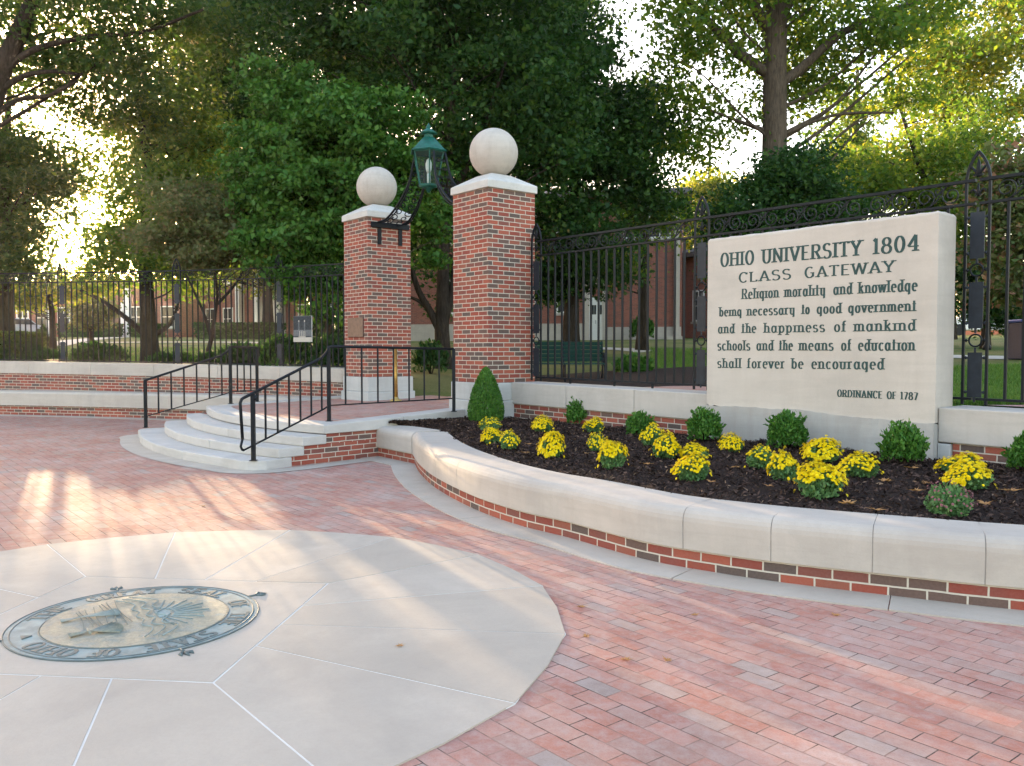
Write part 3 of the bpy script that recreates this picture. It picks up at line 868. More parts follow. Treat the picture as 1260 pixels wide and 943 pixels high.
# ground apron round the bottom step
fr = corner_round(step_front(0), 0.34, 0)
BOT = uvp(fr)
LW = lambda v: 0.10 + 0.13 * (v + 3.6)            # right side line of steps and landing
mb = MB()
outline = [UVW(0.40, -1.3).to_2d(), UVW(0.22, -2.3).to_2d(), UVW(0.06, -3.1).to_2d()] + BOT + [UVW(5.6, -2.6).to_2d(), UVW(5.6, -1.0).to_2d()]
ap_o = offset_pts(outline, -0.30)
for i in range(len(outline) - 1):
    mb.poly([(*outline[i], 0.006), (*outline[i + 1], 0.006), (*ap_o[i + 1], 0.006), (*ap_o[i], 0.006)])
tag(mb.build('step_edging', M['apron'], fixn=True), kind='structure')
VB = -1.6
for k in range(4):
    z0, z1 = (0.125 * k + (0.0 if k else -0.05)), 0.125 * (k + 1)
    if k == 3: break
    fr = step_front(k)
    if k == 0: fr = corner_round(fr, 0.34, 0)
    (ur, vr), (ul, vl) = fr[0], fr[-1]
    # three blocks side by side with fine joints
    cuts = [0.0, 0.36, 0.68, 1.0] if k % 2 == 0 else [0.0, 0.30, 0.64, 1.0]
    n = len(fr)
    for a, b_ in zip(cuts[:-1], cuts[1:]):
        i0, i1 = int(round(a * (n - 1))), int(round(b_ * (n - 1)))
        seg = list(fr[i0:i1 + 1])
        if a > 0: seg[0] = (seg[0][0] + 0.002, seg[0][1])
        if b_ < 1: seg[-1] = (seg[-1][0] - 0.002, seg[-1][1])
        ua = seg[0][0] if a > 0 else LW(VB) + 0.02
        ub = seg[-1][0] if b_ < 1 else ul
        back = [(ub, VB - .02 * k), (ua, VB - .02 * k)]
        if a == 0: back = [(ub, VB - .02 * k), (ur + .5, VB - .02 * k), (ur + .5, vr + .38), (LW(vr + .38) - .012, vr + .38)]
        mb = MB(); mb.prism(uvp(seg + back), z0, z1 - 0.0004 * k)
        mb.build('step_block', M['step'], steps, 0.014)
# brick flank under the right side of the steps and landing
mb = MB()
lwp = lambda v, o=0.0: UVW(LW(v) + o, v).to_2d()
flank = [(-3.28, 0.0), (-0.15, 0.0)]
mb.prism([lwp(-3.235, .012), lwp(-0.1, .012), lwp(-0.1, .30), lwp(-3.235, .30)], -0.05, 0.1245)
mb.prism([lwp(-2.875, .012), lwp(-0.1, .012), lwp(-0.1, .30), lwp(-2.875, .30)], 0.1246, 0.2495)
mb.prism([lwp(-2.535, .012), lwp(-0.1, .012), lwp(-0.1, .30), lwp(-2.535, .30)], 0.2496, 0.385)
mb.build('flank_brick', M['brick'], steps)
# left flank
mb = MB(); mb.prism(uvp([(4.9, -2.5), (5.2, -2.5), (5.2, -0.2), (4.9, -0.2)]), -0.05, 0.385)
mb.build('flank_brick', M['brick'], steps)
# landing: border slabs and brick infill
def land_slab(name, poly_uv, mat, th, dz=0.0, bevel=0.01):
    mb = MB(); pp = uvp(poly_uv)
    mb.prism(pp, LZ0 - th, LZ0, 0, 0, lambda p: land_z(p) + dz)
    return mb.build(name, mat, steps, bevel)
fr3 = step_front(3)
BW = 0.42
inner = [(max(LW(-2.3) + .38, min(4.75, u)), v + BW) for u, v in fr3]
n = len(fr3)
for a, b_ in ((0, 9), (9, 18), (18, 26)):
    seg, sin_ = list(fr3[a:b_ + 1]), list(inner[a:b_ + 1])
    if a: seg[0] = (seg[0][0] + .002, seg[0][1]); sin_[0] = (sin_[0][0] + .002, sin_[0][1])
    land_slab('border_slab', seg + sin_[::-1], M['step'], 0.115)
for v0, v1 in ((-2.17, -1.25), (-1.246, -0.4), (-0.396, 0.42)):
    ia, ib = LW(v0) - 0.03, LW(v1) - 0.03
    if v0 < -2: land_slab('border_slab', [(fr3[0][0], fr3[0][1] + .001), (inner[0][0], inner[0][1] + .0015), (LW(v1) + .38, v1), (ib, v1)], M['step'], 0.115)
    else: land_slab('border_slab', [(ia, v0), (LW(v0) + .38, v0), (LW(v1) + .38, v1), (ib, v1)], M['step'], 0.115)
mb = MB()
pp = [(u, v + .003) for u, v in inner] + [(4.75, 1.6), (0.92, 1.6), (LW(0.42) + .383, 0.42), (LW(-0.4) + .383, -0.4), (LW(-1.25) + .383, -1.25)]
mb.prism(uvp(pp), 0.3, 0.5, 0, 0, lambda p: land_z(p) - 0.004)
mb.build('brick_floor', M['paver'], steps)
mb = MB(); mb.prism(uvp([(4.752, -2.2), (5.15, -2.2), (5.15, 0.3), (4.752, 0.3)]), 0.386, 0.5, 0, 0, land_z); mb.build('border_slab', M['step'], steps)

# ------------------------------------------------------------------ gate columns
CW = 0.91
def column(u0, name_label, plaque=False):
    c = UVW(u0 + CW / 2, CW / 2)
    t = thing('gate_column', name_label, 'column', (c.x, c.y, 0.5), 0, 'pair of brick gate columns')
    def sq(e): return uvp([(u0 - e, -e), (u0 + CW + e, -e), (u0 + CW + e, CW + e), (u0 - e, CW + e)])
    mb = MB(); mb.prism(sq(0.055), 0.45, 0.735); mb.build('plinth', M['base'], t, 0.015)
    mb = MB(); mb.prism(sq(0.028), 0.7354, 1.005); mb.build('base_block', M['base'], t, 0.012)
    mb = MB()
    Z0, Z1 = 1.0055, 3.915
    mb.prism(sq(0), Z0, Z1, 0, 0.07)
    # uv: shift so courses start at the base
    mb.uv = [[(a, b_ - Z0) for a, b_ in f] for f in mb.uv]
    mb.build('brick_shaft', M['brick'], t, 0.006)
    mb = MB()
    e = 0.03
    b0 = mb.add([(*p, 3.9155) for p in sq(e)]); b1 = mb.add([(*p, 4.03) for p in sq(e)]); b2 = mb.add([(*p, 4.20) for p in sq(-0.26)])
    for a, b_ in ((b0, b1), (b1, b2)):
        for i in range(4): mb.face([a + i, a + (i + 1) % 4, b_ + (i + 1) % 4, b_ + i])
    mb.face([b0 + i for i in (3, 2, 1, 0)]); mb.face([b2 + i for i in range(4)])
    mb.build('capstone', M['cap'], t, 0.012)
    mb = MB()
    rr = 0.378
    prof = [(0.001, -rr)] + [(rr * math.sin(a), -rr * math.cos(a)) for a in np.linspace(0.12, math.pi - 0.06, 26)] + [(0.001, rr)]
    mb.lathe(prof, (c.x, c.y, 4.18 + rr), 40)
    mb.build('ball_finial', M['ball'], t)
    return t
column(0.0, 'brick gate column standing beside the flower bed and cone shrub')
col2 = column(3.59, 'brick gate column with bronze plaque standing beside the left fence')
mb = MB()
a, b_ = AT(430.5, 395, 15.9), AT(447.5, 395, 15.7)
zt, zb = 2.10, 1.74
ua, ub = 3.59 + 0.74, 3.59 + 0.16
mb.prism(uvp([(ub, -0.028), (ua, -0.028), (ua, 0.0), (ub, 0.0)]), zb, zt)
pl = mb.build('plaque', M['bronze'], col2, 0.006)
mb = MB()
for k in range(7):
    z = zt - 0.06 - k * 0.04
    for j in range(4):
        x0 = ub + 0.05 + j * 0.125
        mb.prism(uvp([(x0, -0.0305), (x0 + 0.10 - 0.02 * ((k + j) % 3), -0.0305), (x0 + 0.10 - 0.02 * ((k + j) % 3), -0.0278), (x0, -0.0278)]), z - 0.008, z + 0.008)
mb.build('raised_lines', M['bronze'], pl)

# ------------------------------------------------------------------ right wall with the carved monument
SGD = AT(870, 400, 10.02)
s_l = -uv_of(SGD)[0]
def sign_s(px, front):
    """distance along the wall where the picture ray meets the plane v = front"""
    d = ray(px, 431)
    n = V
    t = (P.dot(V) + front) / (d.x * n.x + d.y * n.y)
    return -uv_of((d.x * t, d.y * t))[0]
SF = 0.375
s_l, s_r = sign_s(869.5, SF), sign_s(1152.5, SF)
wall = thing('garden_wall', 'low brick wall with limestone coping behind the flower bed', 'wall', (*RP.at(2)[0], 0.3))
def wall_part(name, a, b_, prof, mat, parent, bevel=0.0, zf=None, step=1.0, path=None):
    mb = MB(); mb.sweep((path or RP).sub(a, b_, step), prof, 0, False, zf, a)
    return mb.build(name, mat, parent, bevel)
CT, CBm = 1.012, 0.685
rect = lambda o0, o1, z0, z1: [(o0, z0), (o0, z1), (o1, z1), (o1, z0)]
for a, b_ in ((0.03, s_l - 0.01), (s_r + 0.13, 14.0)):
    mb = MB(); mb.sweep(RP.sub(a, b_, 1.0), rect(-0.03, -0.50, 0.2, CBm - 0.001), 0, False, capz, a)
    mb.uv = [[(x, y - 0.685) for x, y in f] for f in mb.uv]
    mb.build('brick_course', M['brick'], wall)
cj = [0.03, 1.25, 2.55, s_l - 0.008]
for a, b_ in zip(cj[:-1], cj[1:]): wall_part('coping_stone', a, b_ - 0.007, rect(0.0, -0.54, CBm, CT), M['lime_wall'], wall, 0.012, capz)
cj = [s_r + 0.004, s_r + 0.86, s_r + 1.9, s_r + 3.2, s_r + 4.6, 14.0]
for a, b_ in zip(cj[:-1], cj[1:]): wall_part('coping_stone', a, b_ - 0.007, rect(0.0, -0.54, CBm, CT), M['lime_wall'], wall, 0.012, capz)
wall_part('corner_stone', s_r + 0.004, s_r + 0.125, rect(0.004, -0.3, 0.2, CBm - 0.012), M['base'], wall, 0.008, capz)

sign = thing('stone_monument', 'carved limestone gateway sign with dark green lettering behind the flower bed', 'monument', (*(RP.at((s_l + s_r) / 2)[0]), 0.3))
def SP(s, z, out=0.0): return UVW(-s, SF - out, z)
SZ0, SZ1 = 0.845, 2.80
mb = MB()
N1, N2 = 44, 30
rough_rng = np.random.default_rng(3)
def slab_grid():
    # front, with slightly uneven edges
    prof = []
    S0, S1, T0, T1 = s_l, s_r, SF, SF + 0.40
    ring = [(S0, T0)] + [(S0 + (S1 - S0) * i / N1, T0) for i in range(1, N1)] + [(S1, T0)] + [(S1, T0 + (T1 - T0) * i / 5) for i in range(1, 5)] + [(S1, T1)] + [(S1 + (S0 - S1) * i / N1, T1) for i in range(1, N1)] + [(S0, T1)] + [(S0, T1 + (T0 - T1) * i / 5) for i in range(1, 5)]
    rc = 0.045
    def rnd(s_, t_):
        for cs, sx in ((S0, 1), (S1, -1)):
            for ct, tx in ((T0, 1), (T1, -1)):
                r_ = 0.014 if ct == T0 else 0.05
                ds_, dt_ = (s_ - cs) * sx, (t_ - ct) * tx
                if ds_ < r_ and dt_ < r_:
                    v_ = Vector((ds_ - r_, dt_ - r_)); l_ = v_.length
                    if l_ > r_: v_ = v_ * (r_ / l_)
                    return cs + (r_ + v_.x) * sx, ct + (r_ + v_.y) * tx
        return s_, t_
    levels = [(SZ0, 0.0)] + [(SZ0 + (SZ1 - 0.03 - SZ0) * j / N2, 0) for j in range(1, N2 + 1)] + [(SZ1 - 0.012, 0.006), (SZ1 - 0.002, 0.02), (SZ1, 0.045)]
    rings = []
    for z, inset in levels:
        pts = []
        for i, (s_, t_) in enumerate(ring):
            s2, t2 = rnd(s_, t_)
            if inset:
                cs_, ct_ = (S0 + S1) / 2, (T0 + T1) / 2
                s2 += inset * (1 if s2 < S0 + .05 else -1 if s2 > S1 - .05 else 0)
                t2 += inset * (1 if t2 < T0 + .05 else -1 if t2 > T1 - .05 else 0)
            zz = z
            if z <= SZ0 + 1e-6: zz = z + 0.02 * math.sin(s_ * 7.0) * math.sin(s_ * 2.3) + 0.008 * rough_rng.normal() - (0.045 if s_ > S0 + 1.5 else 0.0) * smooth01(s_, S0 + 1.0, S1)
            if z >= SZ1 - 0.05: zz = z + 0.003 * rough_rng.normal() + 0.003 * math.sin(s_ * 5)
            q = UVW(-s2, t2, zz); pts.append(q)
        rings.append(mb.add(pts))
    m_ = len(ring)
    for A, B in zip(rings[:-1], rings[1:]):
        for i in range(m_): mb.face([A + i, A + (i + 1) % m_, B + (i + 1) % m_, B + i])
    mb.face([rings[0] + m_ - 1 - i for i in range(m_)])
    mb.face([rings[-1] + i for i in range(m_)])
slab_grid()
mb.build('slab', M['lime_sign'], sign)
mb = MB()
pl0, pl1, pn = s_l - 0.03, s_r + 0.001, 40
front = [(pl0 + (pl1 - pl0) * i / pn) for i in range(pn + 1)]
b0 = mb.add([UVW(-s_, SF - 0.035, 0.2) for s_ in front]); b1 = mb.add([UVW(-s_, SF - 0.035 + .004 * rough_rng.normal(), SZ0 + 0.012 - 0.05 * smooth01(s_, s_l + 1.0, s_r) + 0.014 * math.sin(s_ * 6) * math.sin(s_ * 2.1) + .004 * rough_rng.normal()) for s_ in front])
b2 = mb.add([UVW(-s_, SF + 0.1, SZ0 - 0.02 - 0.04 * smooth01(s_, s_l + 1.0, s_r)) for s_ in front]); b3 = mb.add([UVW(-s_, SF + 0.42, 0.80) for s_ in front]); b4 = mb.add([UVW(-s_, SF + 0.42, 0.2) for s_ in front])
for A, B in ((b0, b1), (b1, b2), (b2, b3), (b3, b4)):
    for i in range(pn): mb.face([A + i, A + i + 1, B + i + 1, B + i])
for e in (0, pn): mb.face([b0 + e, b1 + e, b2 + e, b3 + e, b4 + e])
mb.build('plinth', M['plinth'], sign)

def sxz(zx, zy):
    """zoomed reading of the photo -> (s, z) on the sign's face"""
    px, py = 860 + zx / 3.494, 255 + zy / 3.494
    s_ = sign_s(px, SF)
    D = UVW(-s_, SF).y
    return s_, AT(px, py, D).z
lines = [
 ([('OHIO', 90, 232), ('UNIVERSITY', 268, 692), ('1804', 740, 940)], (90, 257), (940, 187), (90, 200), 0.031),
 ([('CLASS', 168, 392), ('GATEWAY', 450, 835)], (168, 325), (835, 278), (168, 283), 0.024),
 ([('Religion', 182, 340), ('morality', 365, 540), ('and', 575, 655), ('knowledge', 682, 934)], (182, 396), (934, 360), (182, 352), 0.0215),
 ([('being', 86, 182), ('necessary', 205, 410), ('to', 440, 473), ('good', 505, 610), ('government', 640, 932)], (86, 470), (932, 447), (86, 435), 0.0215),
 ([('and', 82, 152), ('the', 183, 245), ('happiness', 278, 540), ('of', 580, 632), ('mankind', 665, 930)], (82, 543), (930, 531), (82, 507), 0.0215),
 ([('schools', 80, 220), ('and', 248, 320), ('the', 345, 403), ('means', 430, 578), ('of', 612, 655), ('education', 685, 928)], (80, 616), (928, 617), (80, 574), 0.0215),
 ([('shall', 80, 182), ('forever', 208, 370), ('be', 398, 450), ('encouraged', 485, 797)], (80, 691), (797, 698), (80, 650), 0.0215),
 ([('ORDINANCE', 598, 792), ('OF', 812, 852), ('1787', 870, 945)], (598, 815), (945, 830), (598, 785), 0.0155),
]
for words_, p0, p1, ptop, th in lines:
    s0, z0 = sxz(*p0); s1, z1 = sxz(*p1); _, zt_ = sxz(*ptop)
    h = zt_ - z0
    if words_[0][0] == 'being' or words_[0][0] == 'and': h *= 1.12
    for wd, a, b_ in words_:
        mb = MB()
        sa, sb = sxz(a, p0[1])[0], sxz(b_, p0[1])[0]
        ql = ribbons(wd, sa, sb, h, th, 0.40, 0.14, 1.2)
        add_quads(mb, ql, lambda x, y, o: SP(x, z0 + (z1 - z0) * (x - s0) / (s1 - s0) + y, o), 0.002, 0.004)
        mb.build('carved_lettering', M['letter'], sign)

# ------------------------------------------------------------------ left walls
lw = thing('curved_wall', 'long curved brick wall with limestone coping under the left fence', 'wall', (*LP.at(LE - 10)[0], 0.3))
La = max(0.0, LE - 34)
mb = MB(); mb.sweep(LP.sub(La, LE - 0.02, 0.5), rect(-0.03, -0.5, 0.2, 0.77), 0, False, capz, 0)
mb.build('brick_course', M['brick'], lw)
x = La
while x < LE - 0.5:
    b_ = min(LE - 0.02, x + 1.75)
    if LE - b_ < 0.6: b_ = LE - 0.02
    wall_part('coping_stone', x, b_ - 0.006, rect(0.0, -0.54, 0.771, 1.055), M['lime'], lw, 0.012, capz, 0.45, LP)
    x = b_
sw = thing('seat_wall', 'low curved stone-topped brick seat running in front of the left wall', 'seat wall', (*LP.at(LE - 10)[0], 0.0))
mb = MB(); mb.sweep(LP.sub(La, LE - 0.3, 0.5), rect(0.50, 0.02, -0.05, 0.225), 0, False, None, 0)
mb.build('brick_course', M['brick'], sw)
x = La + 0.7
while x < LE - 0.5:
    b_ = min(LE - 0.3, x + 2.6)
    wall_part('seat_stone', x, b_ - 0.008, [(0.56, 0.226), (0.56, 0.50), (0.535, 0.54), (0.49, 0.555), (0.006, 0.555), (0.006, 0.226)], M['lime'], sw, 0.0, None, 0.45, LP)
    x = b_
mb = MB()
A = LP.sub(La, LE - 0.3, 0.5)
mb.sweep(A, [(0.80, -0.01), (0.80, 0.006), (0.48, 0.006), (0.48, -0.01)])
tag(mb.build('wall_edging', M['apron']), kind='structure')

# ------------------------------------------------------------------ planter wall
pw_ret = [G(460.6, 561), G(510, 571.5)]
pw_cur = [G(510, 571.5), G(518, 585), G(539, 603.5), G(584.5, 628), G(640, 648), G(699.5, 663), G(794, 690), G(880, 706), G(966.7, 719), G(1124, 738), G(1255, 752.6), Vector((4.1, 4.42)), Vector((6.5, 3.7)), Vector((9, 3.2))]
PA = [Vector((p[0], p[1])) for p in pw_ret]
PB = resample(pw_cur, 0.12)
PBp = Path(PB)
planter = thing('planter_wall', 'curved low planter wall of limestone coping over two brick courses', 'planter wall', (*PBp.at(4)[0], 0))
COPZ, COPB = 0.425, 0.142
cop_prof = [(0.03, COPB), (0.035, COPB + 0.18)] + [(0.035 - 0.09 + 0.09 * math.cos(a), COPZ - 0.09 + 0.09 * math.sin(a)) for a in np.linspace(0, math.pi / 2, 6)] + [(-0.43, COPZ), (-0.43, COPB)]
mb = MB(); mb.sweep(PB, rect(0.0, -0.36, -0.06, COPB - 0.001), 0, False, None, 0.06); mb.build('brick_band', M['brick'], planter)
mb = MB(); mb.sweep(PA, rect(0.0, -0.36, -0.06, COPB - 0.001), 0, False, None, 0.0); mb.build('brick_band', M['brick'], planter)
x = 0.0
js = [0.0, 0.75, 1.45, 2.3, 3.2, 4.1, 4.95]
# joints read from the photo
for px, py in ((659, 640), (731, 655), (838, 688), (944, 700), (1066, 720), (1205, 736)):
    pass
js = [0.0, 0.62, 1.35, 2.15]
def s_of(px):
    best = min(range(len(PBp.p)), key=lambda i: abs((PBp.p[i].x / PBp.p[i].y) * F_PX + CX - px) + (0 if PBp.p[i].y > 4.2 else 50))
    return PBp.c[best]
js += [s_of(659) if False else 2.95] + [s_of(px) for px in (838, 944, 1066, 1205)]
js = sorted(js)
js += [js[-1] + 0.75, js[-1] + 1.6, PBp.L]
for a, b_ in zip(js[:-1], js[1:]):
    if b_ - a < 0.2: continue
    mb = MB(); mb.sweep(PBp.sub(a, b_ - 0.0045, 0.1), cop_prof, 0, False, None, a)
    mb.build('coping_stone', M['lime'], planter, 0.003)
mb = MB()
mb.sweep([PA[0] + (PA[0] - PA[1]).normalized() * 0.1, PA[1] - (PA[1] - PA[0]).normalized() * 0.02], cop_prof)
mb.build('coping_stone', M['lime'], planter, 0.003)
core = [(0.027, COPB + .003), (0.032, COPB + 0.18)] + [(0.032 - 0.09 + 0.09 * math.cos(a), COPZ - 0.093 + 0.09 * math.sin(a)) for a in np.linspace(0, math.pi / 2, 6)] + [(-0.42, COPZ - .003), (-0.42, COPB + .002)]
mb = MB(); mb.sweep(PBp.sub(0.01, PBp.L - .01, 0.1), core); mb.build('joint_mortar', M['grout'], planter)
# edging slabs on the ground in front
mb = MB()
ed = [PA[0]] + [PA[1]] + PB[2:]
edp = Path(ed)
x = 0.0
k = 0
while x < edp.L - 0.3:
    b_ = min(edp.L, x + (1.25, 0.95, 1.4)[k % 3])
    mb.sweep(edp.sub(x, b_ - 0.006, 0.12), [(0.31, -0.02), (0.31, 0.009), (-0.01, 0.009), (-0.01, -0.02)])
    x = b_; k += 1
tag(mb.build('planter_edging', M['apron']), kind='structure')

# mulch bed
inn = Path(offset_pts([PA[0]] + PB, -0.40))
wl = Path([UVW(0.30, -1.55).to_2d(), UVW(0.34, -0.10).to_2d(), UVW(-0.03, 0.36).to_2d()] + [p - V * 0.0 for p in RP.sub(0.3, 11.5, 0.4)])
NI, NJ = 150, 30
mb = MB()
brg = np.random.default_rng(8)
def bedz(t, x, y):
    return 0.395 + 0.075 * smooth01(t, 0.05, 0.9) + 0.012 * math.sin(x * 5.1 + y * 2) * math.sin(y * 4.3) + 0.02 * math.sin(math.pi * t)
g0 = []
BEDGRID = []
for i in range(NI + 1):
    a = inn.at(inn.L * i / NI)[0]; b_ = wl.at(wl.L * (i / NI) ** 1.0)[0]
    row = []
    for j in range(NJ + 1):
        t = j / NJ
        p = a.lerp(b_, t)
        row.append((p.x, p.y, bedz(t, p.x, p.y) + 0.010 * brg.normal()))
    BEDGRID.append(row)
    g0.append(mb.add(row))
for i in range(NI):
    for j in range(NJ):
        mb.face([g0[i] + j, g0[i + 1] + j, g0[i + 1] + j + 1, g0[i] + j + 1], smooth=True)
bed = tag(mb.build('mulch_bed', M['mulch']), kind='structure')
bg_arr = np.array(BEDGRID)
def bed_at(p):
    d = (bg_arr[:, :, 0] - p[0]) ** 2 + (bg_arr[:, :, 1] - p[1]) ** 2
    i = np.unravel_index(d.argmin(), d.shape)
    return float(bg_arr[i][2])

# ------------------------------------------------------------------ iron fences
def local_mesh(mb, name, mat):
    me_o = mb.build(name, mat, None, 0, True, True)
    return me_o
FB = 1.03        # fence base height above ground datum (top of coping)
def fleur(mb, c, s, y=0.0, flip=1):
    c = Vector(c)
    f = lambda x, z: Vector((c.x + x * s, y, c.z + z * s * flip))
    mb.tube([f(0, -.10), f(0, .05), f(0, .42), f(0, .62)], [.03 * s, .095 * s, .07 * s, .004], 6)
    for sg in (-1, 1):
        mb.tube([f(.02 * sg, -.10), f(.10 * sg, .12), f(.26 * sg, .30), f(.38 * sg, .24), f(.40 * sg, .08)], [.035 * s, .055 * s, .05 * s, .045 * s, .02 * s], 6)
    mb.obox(f(0, -.02), (.17 * s, 0, 0), (0, .04 * s, 0), (0, 0, .035 * s))
def make_post():
    t = bpy.data.objects.new('post', None)
    mb = MB()
    hw = 0.107
    pts = [Vector((-hw, 0, 0)), Vector((-hw, 0, 2.14))] + [Vector((-hw + 2 * hw * (1 - math.cos(a)) * .98, 0, 2.14 + .27 * math.sin(a) * 1.0)) for a in np.linspace(0.12, R(60), 7)]
    tip = Vector((0, 0, 2.405))
    left = [Vector((-hw, 0, 0)), Vector((-hw, 0, 2.15)), Vector((-hw + .012, 0, 2.22)), Vector((-hw + .035, 0, 2.29)), Vector((-hw + .068, 0, 2.352)), tip]
    mb.tube(left, .0165, 4)
    mb.tube([Vector((-p.x, p.y, p.z)) for p in left], .0165, 4)
    o = mb.build('post', M['iron'], None, 0, True, True)
    parts = []
    for z0, z1 in ((0.07, 0.50), (0.73, 1.17), (1.395, 1.835)):
        m2 = MB(); m2.obox((0, 0, (z0 + z1) / 2), (.065, 0, 0), (0, .006, 0), (0, 0, (z1 - z0) / 2))
        for zz in (z0 + .05, z1 - .05):
            m2.obox((0, 0, zz), (.098, 0, 0), (0, .0045, 0), (0, 0, .009))
            for sg in (-1, 1): m2.lathe([(.001, -.018), (.018, 0), (.001, .018)], (.083 * sg, 0, zz), 8)
        m2.obox((0, 0, (z0 - .0)), (.010, 0, 0), (0, .005, 0), (0, 0, .045)); m2.obox((0, 0, (z1)), (.010, 0, 0), (0, .005, 0), (0, 0, .045))
        parts.append(('plate', m2, M['iron_grey']))
    for zc in (0.615, 1.285):
        m2 = MB(); m2.tube([(.058 * math.cos(a), 0, zc + .058 * math.sin(a)) for a in np.linspace(0, 2 * math.pi, 20, endpoint=False)], .009, 5, closed=True)
        for sg in (-1, 1): m2.lathe([(.001, -.018), (.018, 0), (.001, .018)], (.083 * sg, 0, zc), 8)
        parts.append(('ring', m2, M['iron']))
    m2 = MB(); fleur(m2, (0, 0, 2.19), .24); parts.append(('fleur_de_lis', m2, M['iron']))
    m2 = MB(); fleur(m2, (0, 0, 2.00), .17); parts.append(('fleur_de_lis', m2, M['iron']))
    for n_, m2, mt in parts:
        c = m2.build(n_, mt, None, 0, True, True)
        adopt(c, o)
    return o
def make_picket():
    mb = MB()
    mb.prism([(-.0115, -.0115), (.0115, -.0115), (.0115, .0115), (-.0115, .0115)], 0.05, 1.925)
    return mb.build('picket', M['iron'], None, 0, True, True)
POST, PICKET = make_post(), make_picket()
first_use = {'post': True, 'picket': True}
def use(proto, key, parent, loc, rz):
    if first_use[key]:
        first_use[key] = False
        o = proto
        adopt(o, parent)
    else:
        o = copy_tree(proto, parent)
    o.location = Vector(loc) - world_loc(parent)
    o.rotation_euler = (0, 0, rz)
    return o
def fence(label, path, off, posts, ends, group=None, brackets=()):
    p0, _ = path.at(posts[0])
    t = thing('iron_fence', label, 'fence', (p0.x, p0.y, FB), 0, group)
    def pos(s_, z=0.0, o=0.0):
        p, d = path.at(s_)
        q = p + Vector((d.y, -d.x)) * (off + o)
        return Vector((q.x, q.y, FB + capz(q) + z)), math.atan2(d.y, d.x)
    for s_ in posts:
        l, a = pos(s_); use(POST, 'post', t, l, a)
    edges = [ends[0]] + list(posts) + [ends[1]]
    for a, b_ in zip(edges[:-1], edges[1:]):
        ha = 0.122 if a in posts else 0.0
        hb = 0.122 if b_ in posts else 0.0
        if b_ - a < 0.4: continue
        n = int(round((b_ - a - ha - hb) / 0.151))
        for k in range(1, n):
            l, an = pos(a + ha + (b_ - a - ha - hb) * k / n); use(PICKET, 'picket', t, l, an)
        ss = np.linspace(a + (0.02 if ha else 0), b_ - (0.02 if hb else 0), 8)
        for z, hh, hw in ((0.055, .012, .02), (1.915, .012, .022), (2.135, .014, .024)):
            mb = MB()
            mb.sweep([pos(s_)[0].to_2d() for s_ in ss], [(-hw, FB + z - hh), (-hw, FB + z + hh), (hw, FB + z + hh), (hw, FB + z - hh)], 0, False, capz)
            mb.build('rail', M['iron'], t)
        # scrollwork frieze
        mb = MB()
        L = b_ - a - ha - hb
        m_ = max(1, int(round(L / 0.245)))
        for k in range(m_):
            cc = a + ha + L * (k + .5) / m_
            sg = 1 if k % 2 else -1
            pts = []
            for i in range(22):
                f = i / 21
                r = .088 * (1 - f) ** .9 + .012
                an = 2 * math.pi * 1.75 * f + math.pi / 2
                pts.append(pos(cc + r * math.cos(an) * sg, 2.025 + r * math.sin(an) * sg)[0])
            tail = [pos(cc - .15 * sg * (1 - q_), 2.025 + sg * (.088 - .10 * (1 - q_) ** 2 + .008))[0] for q_ in (0.0, .35, .7)]
            mb.tube(tail + pts, .0075, 4)
            pts = []
            for i in range(12):
                f = i / 11
                r = .045 * (1 - f) + .008
                an = 2 * math.pi * 1.2 * f - math.pi / 2
                pts.append(pos(cc + .122 - (0) + r * math.cos(an), 2.025 - sg * (.055) + r * math.sin(an) * sg)[0])
            if k < m_ - 1: mb.tube(pts, .006, 4)
        mb.build('scroll_frieze', M['iron'], t)
    for s_ in brackets:
        l, an = pos(s_)
        mb = MB(); mb.obox(l + Vector((0, 0, .02)), (.012 * math.cos(an), .012 * math.sin(an), 0), (-.012 * math.sin(an), .012 * math.cos(an), 0), (0, 0, .05))
        mb.build('foot', M['iron'], t)
    return t
fence('tall black iron fence with scroll band on the wall behind the carved monument', RP, -(0.83 - WF), [0.13, 3.30, 6.57, 9.84], (0.13, 13.0), 'wrought iron fences', (0.9, 1.8, 2.5, 7.6, 8.8))
lposts = []
s_ = LE - 0.0
def lp_s(px):
    best = min(range(len(LP.p)), key=lambda i: abs(LP.p[i].x / LP.p[i].y * F_PX + CX - px) if LP.p[i].y > 5 else 1e9)
    return LP.c[best]
sa, sb = lp_s(337), lp_s(68)
sm_ = lp_s(213)
lposts = sorted([sb - 3.3 * 2, sb - 3.3, sb, sm_, sa])
fence('long curved black iron fence with scroll band on the left wall', LP, -0.30, lposts, (sb - 9.9, LE - 0.05), 'wrought iron fences')

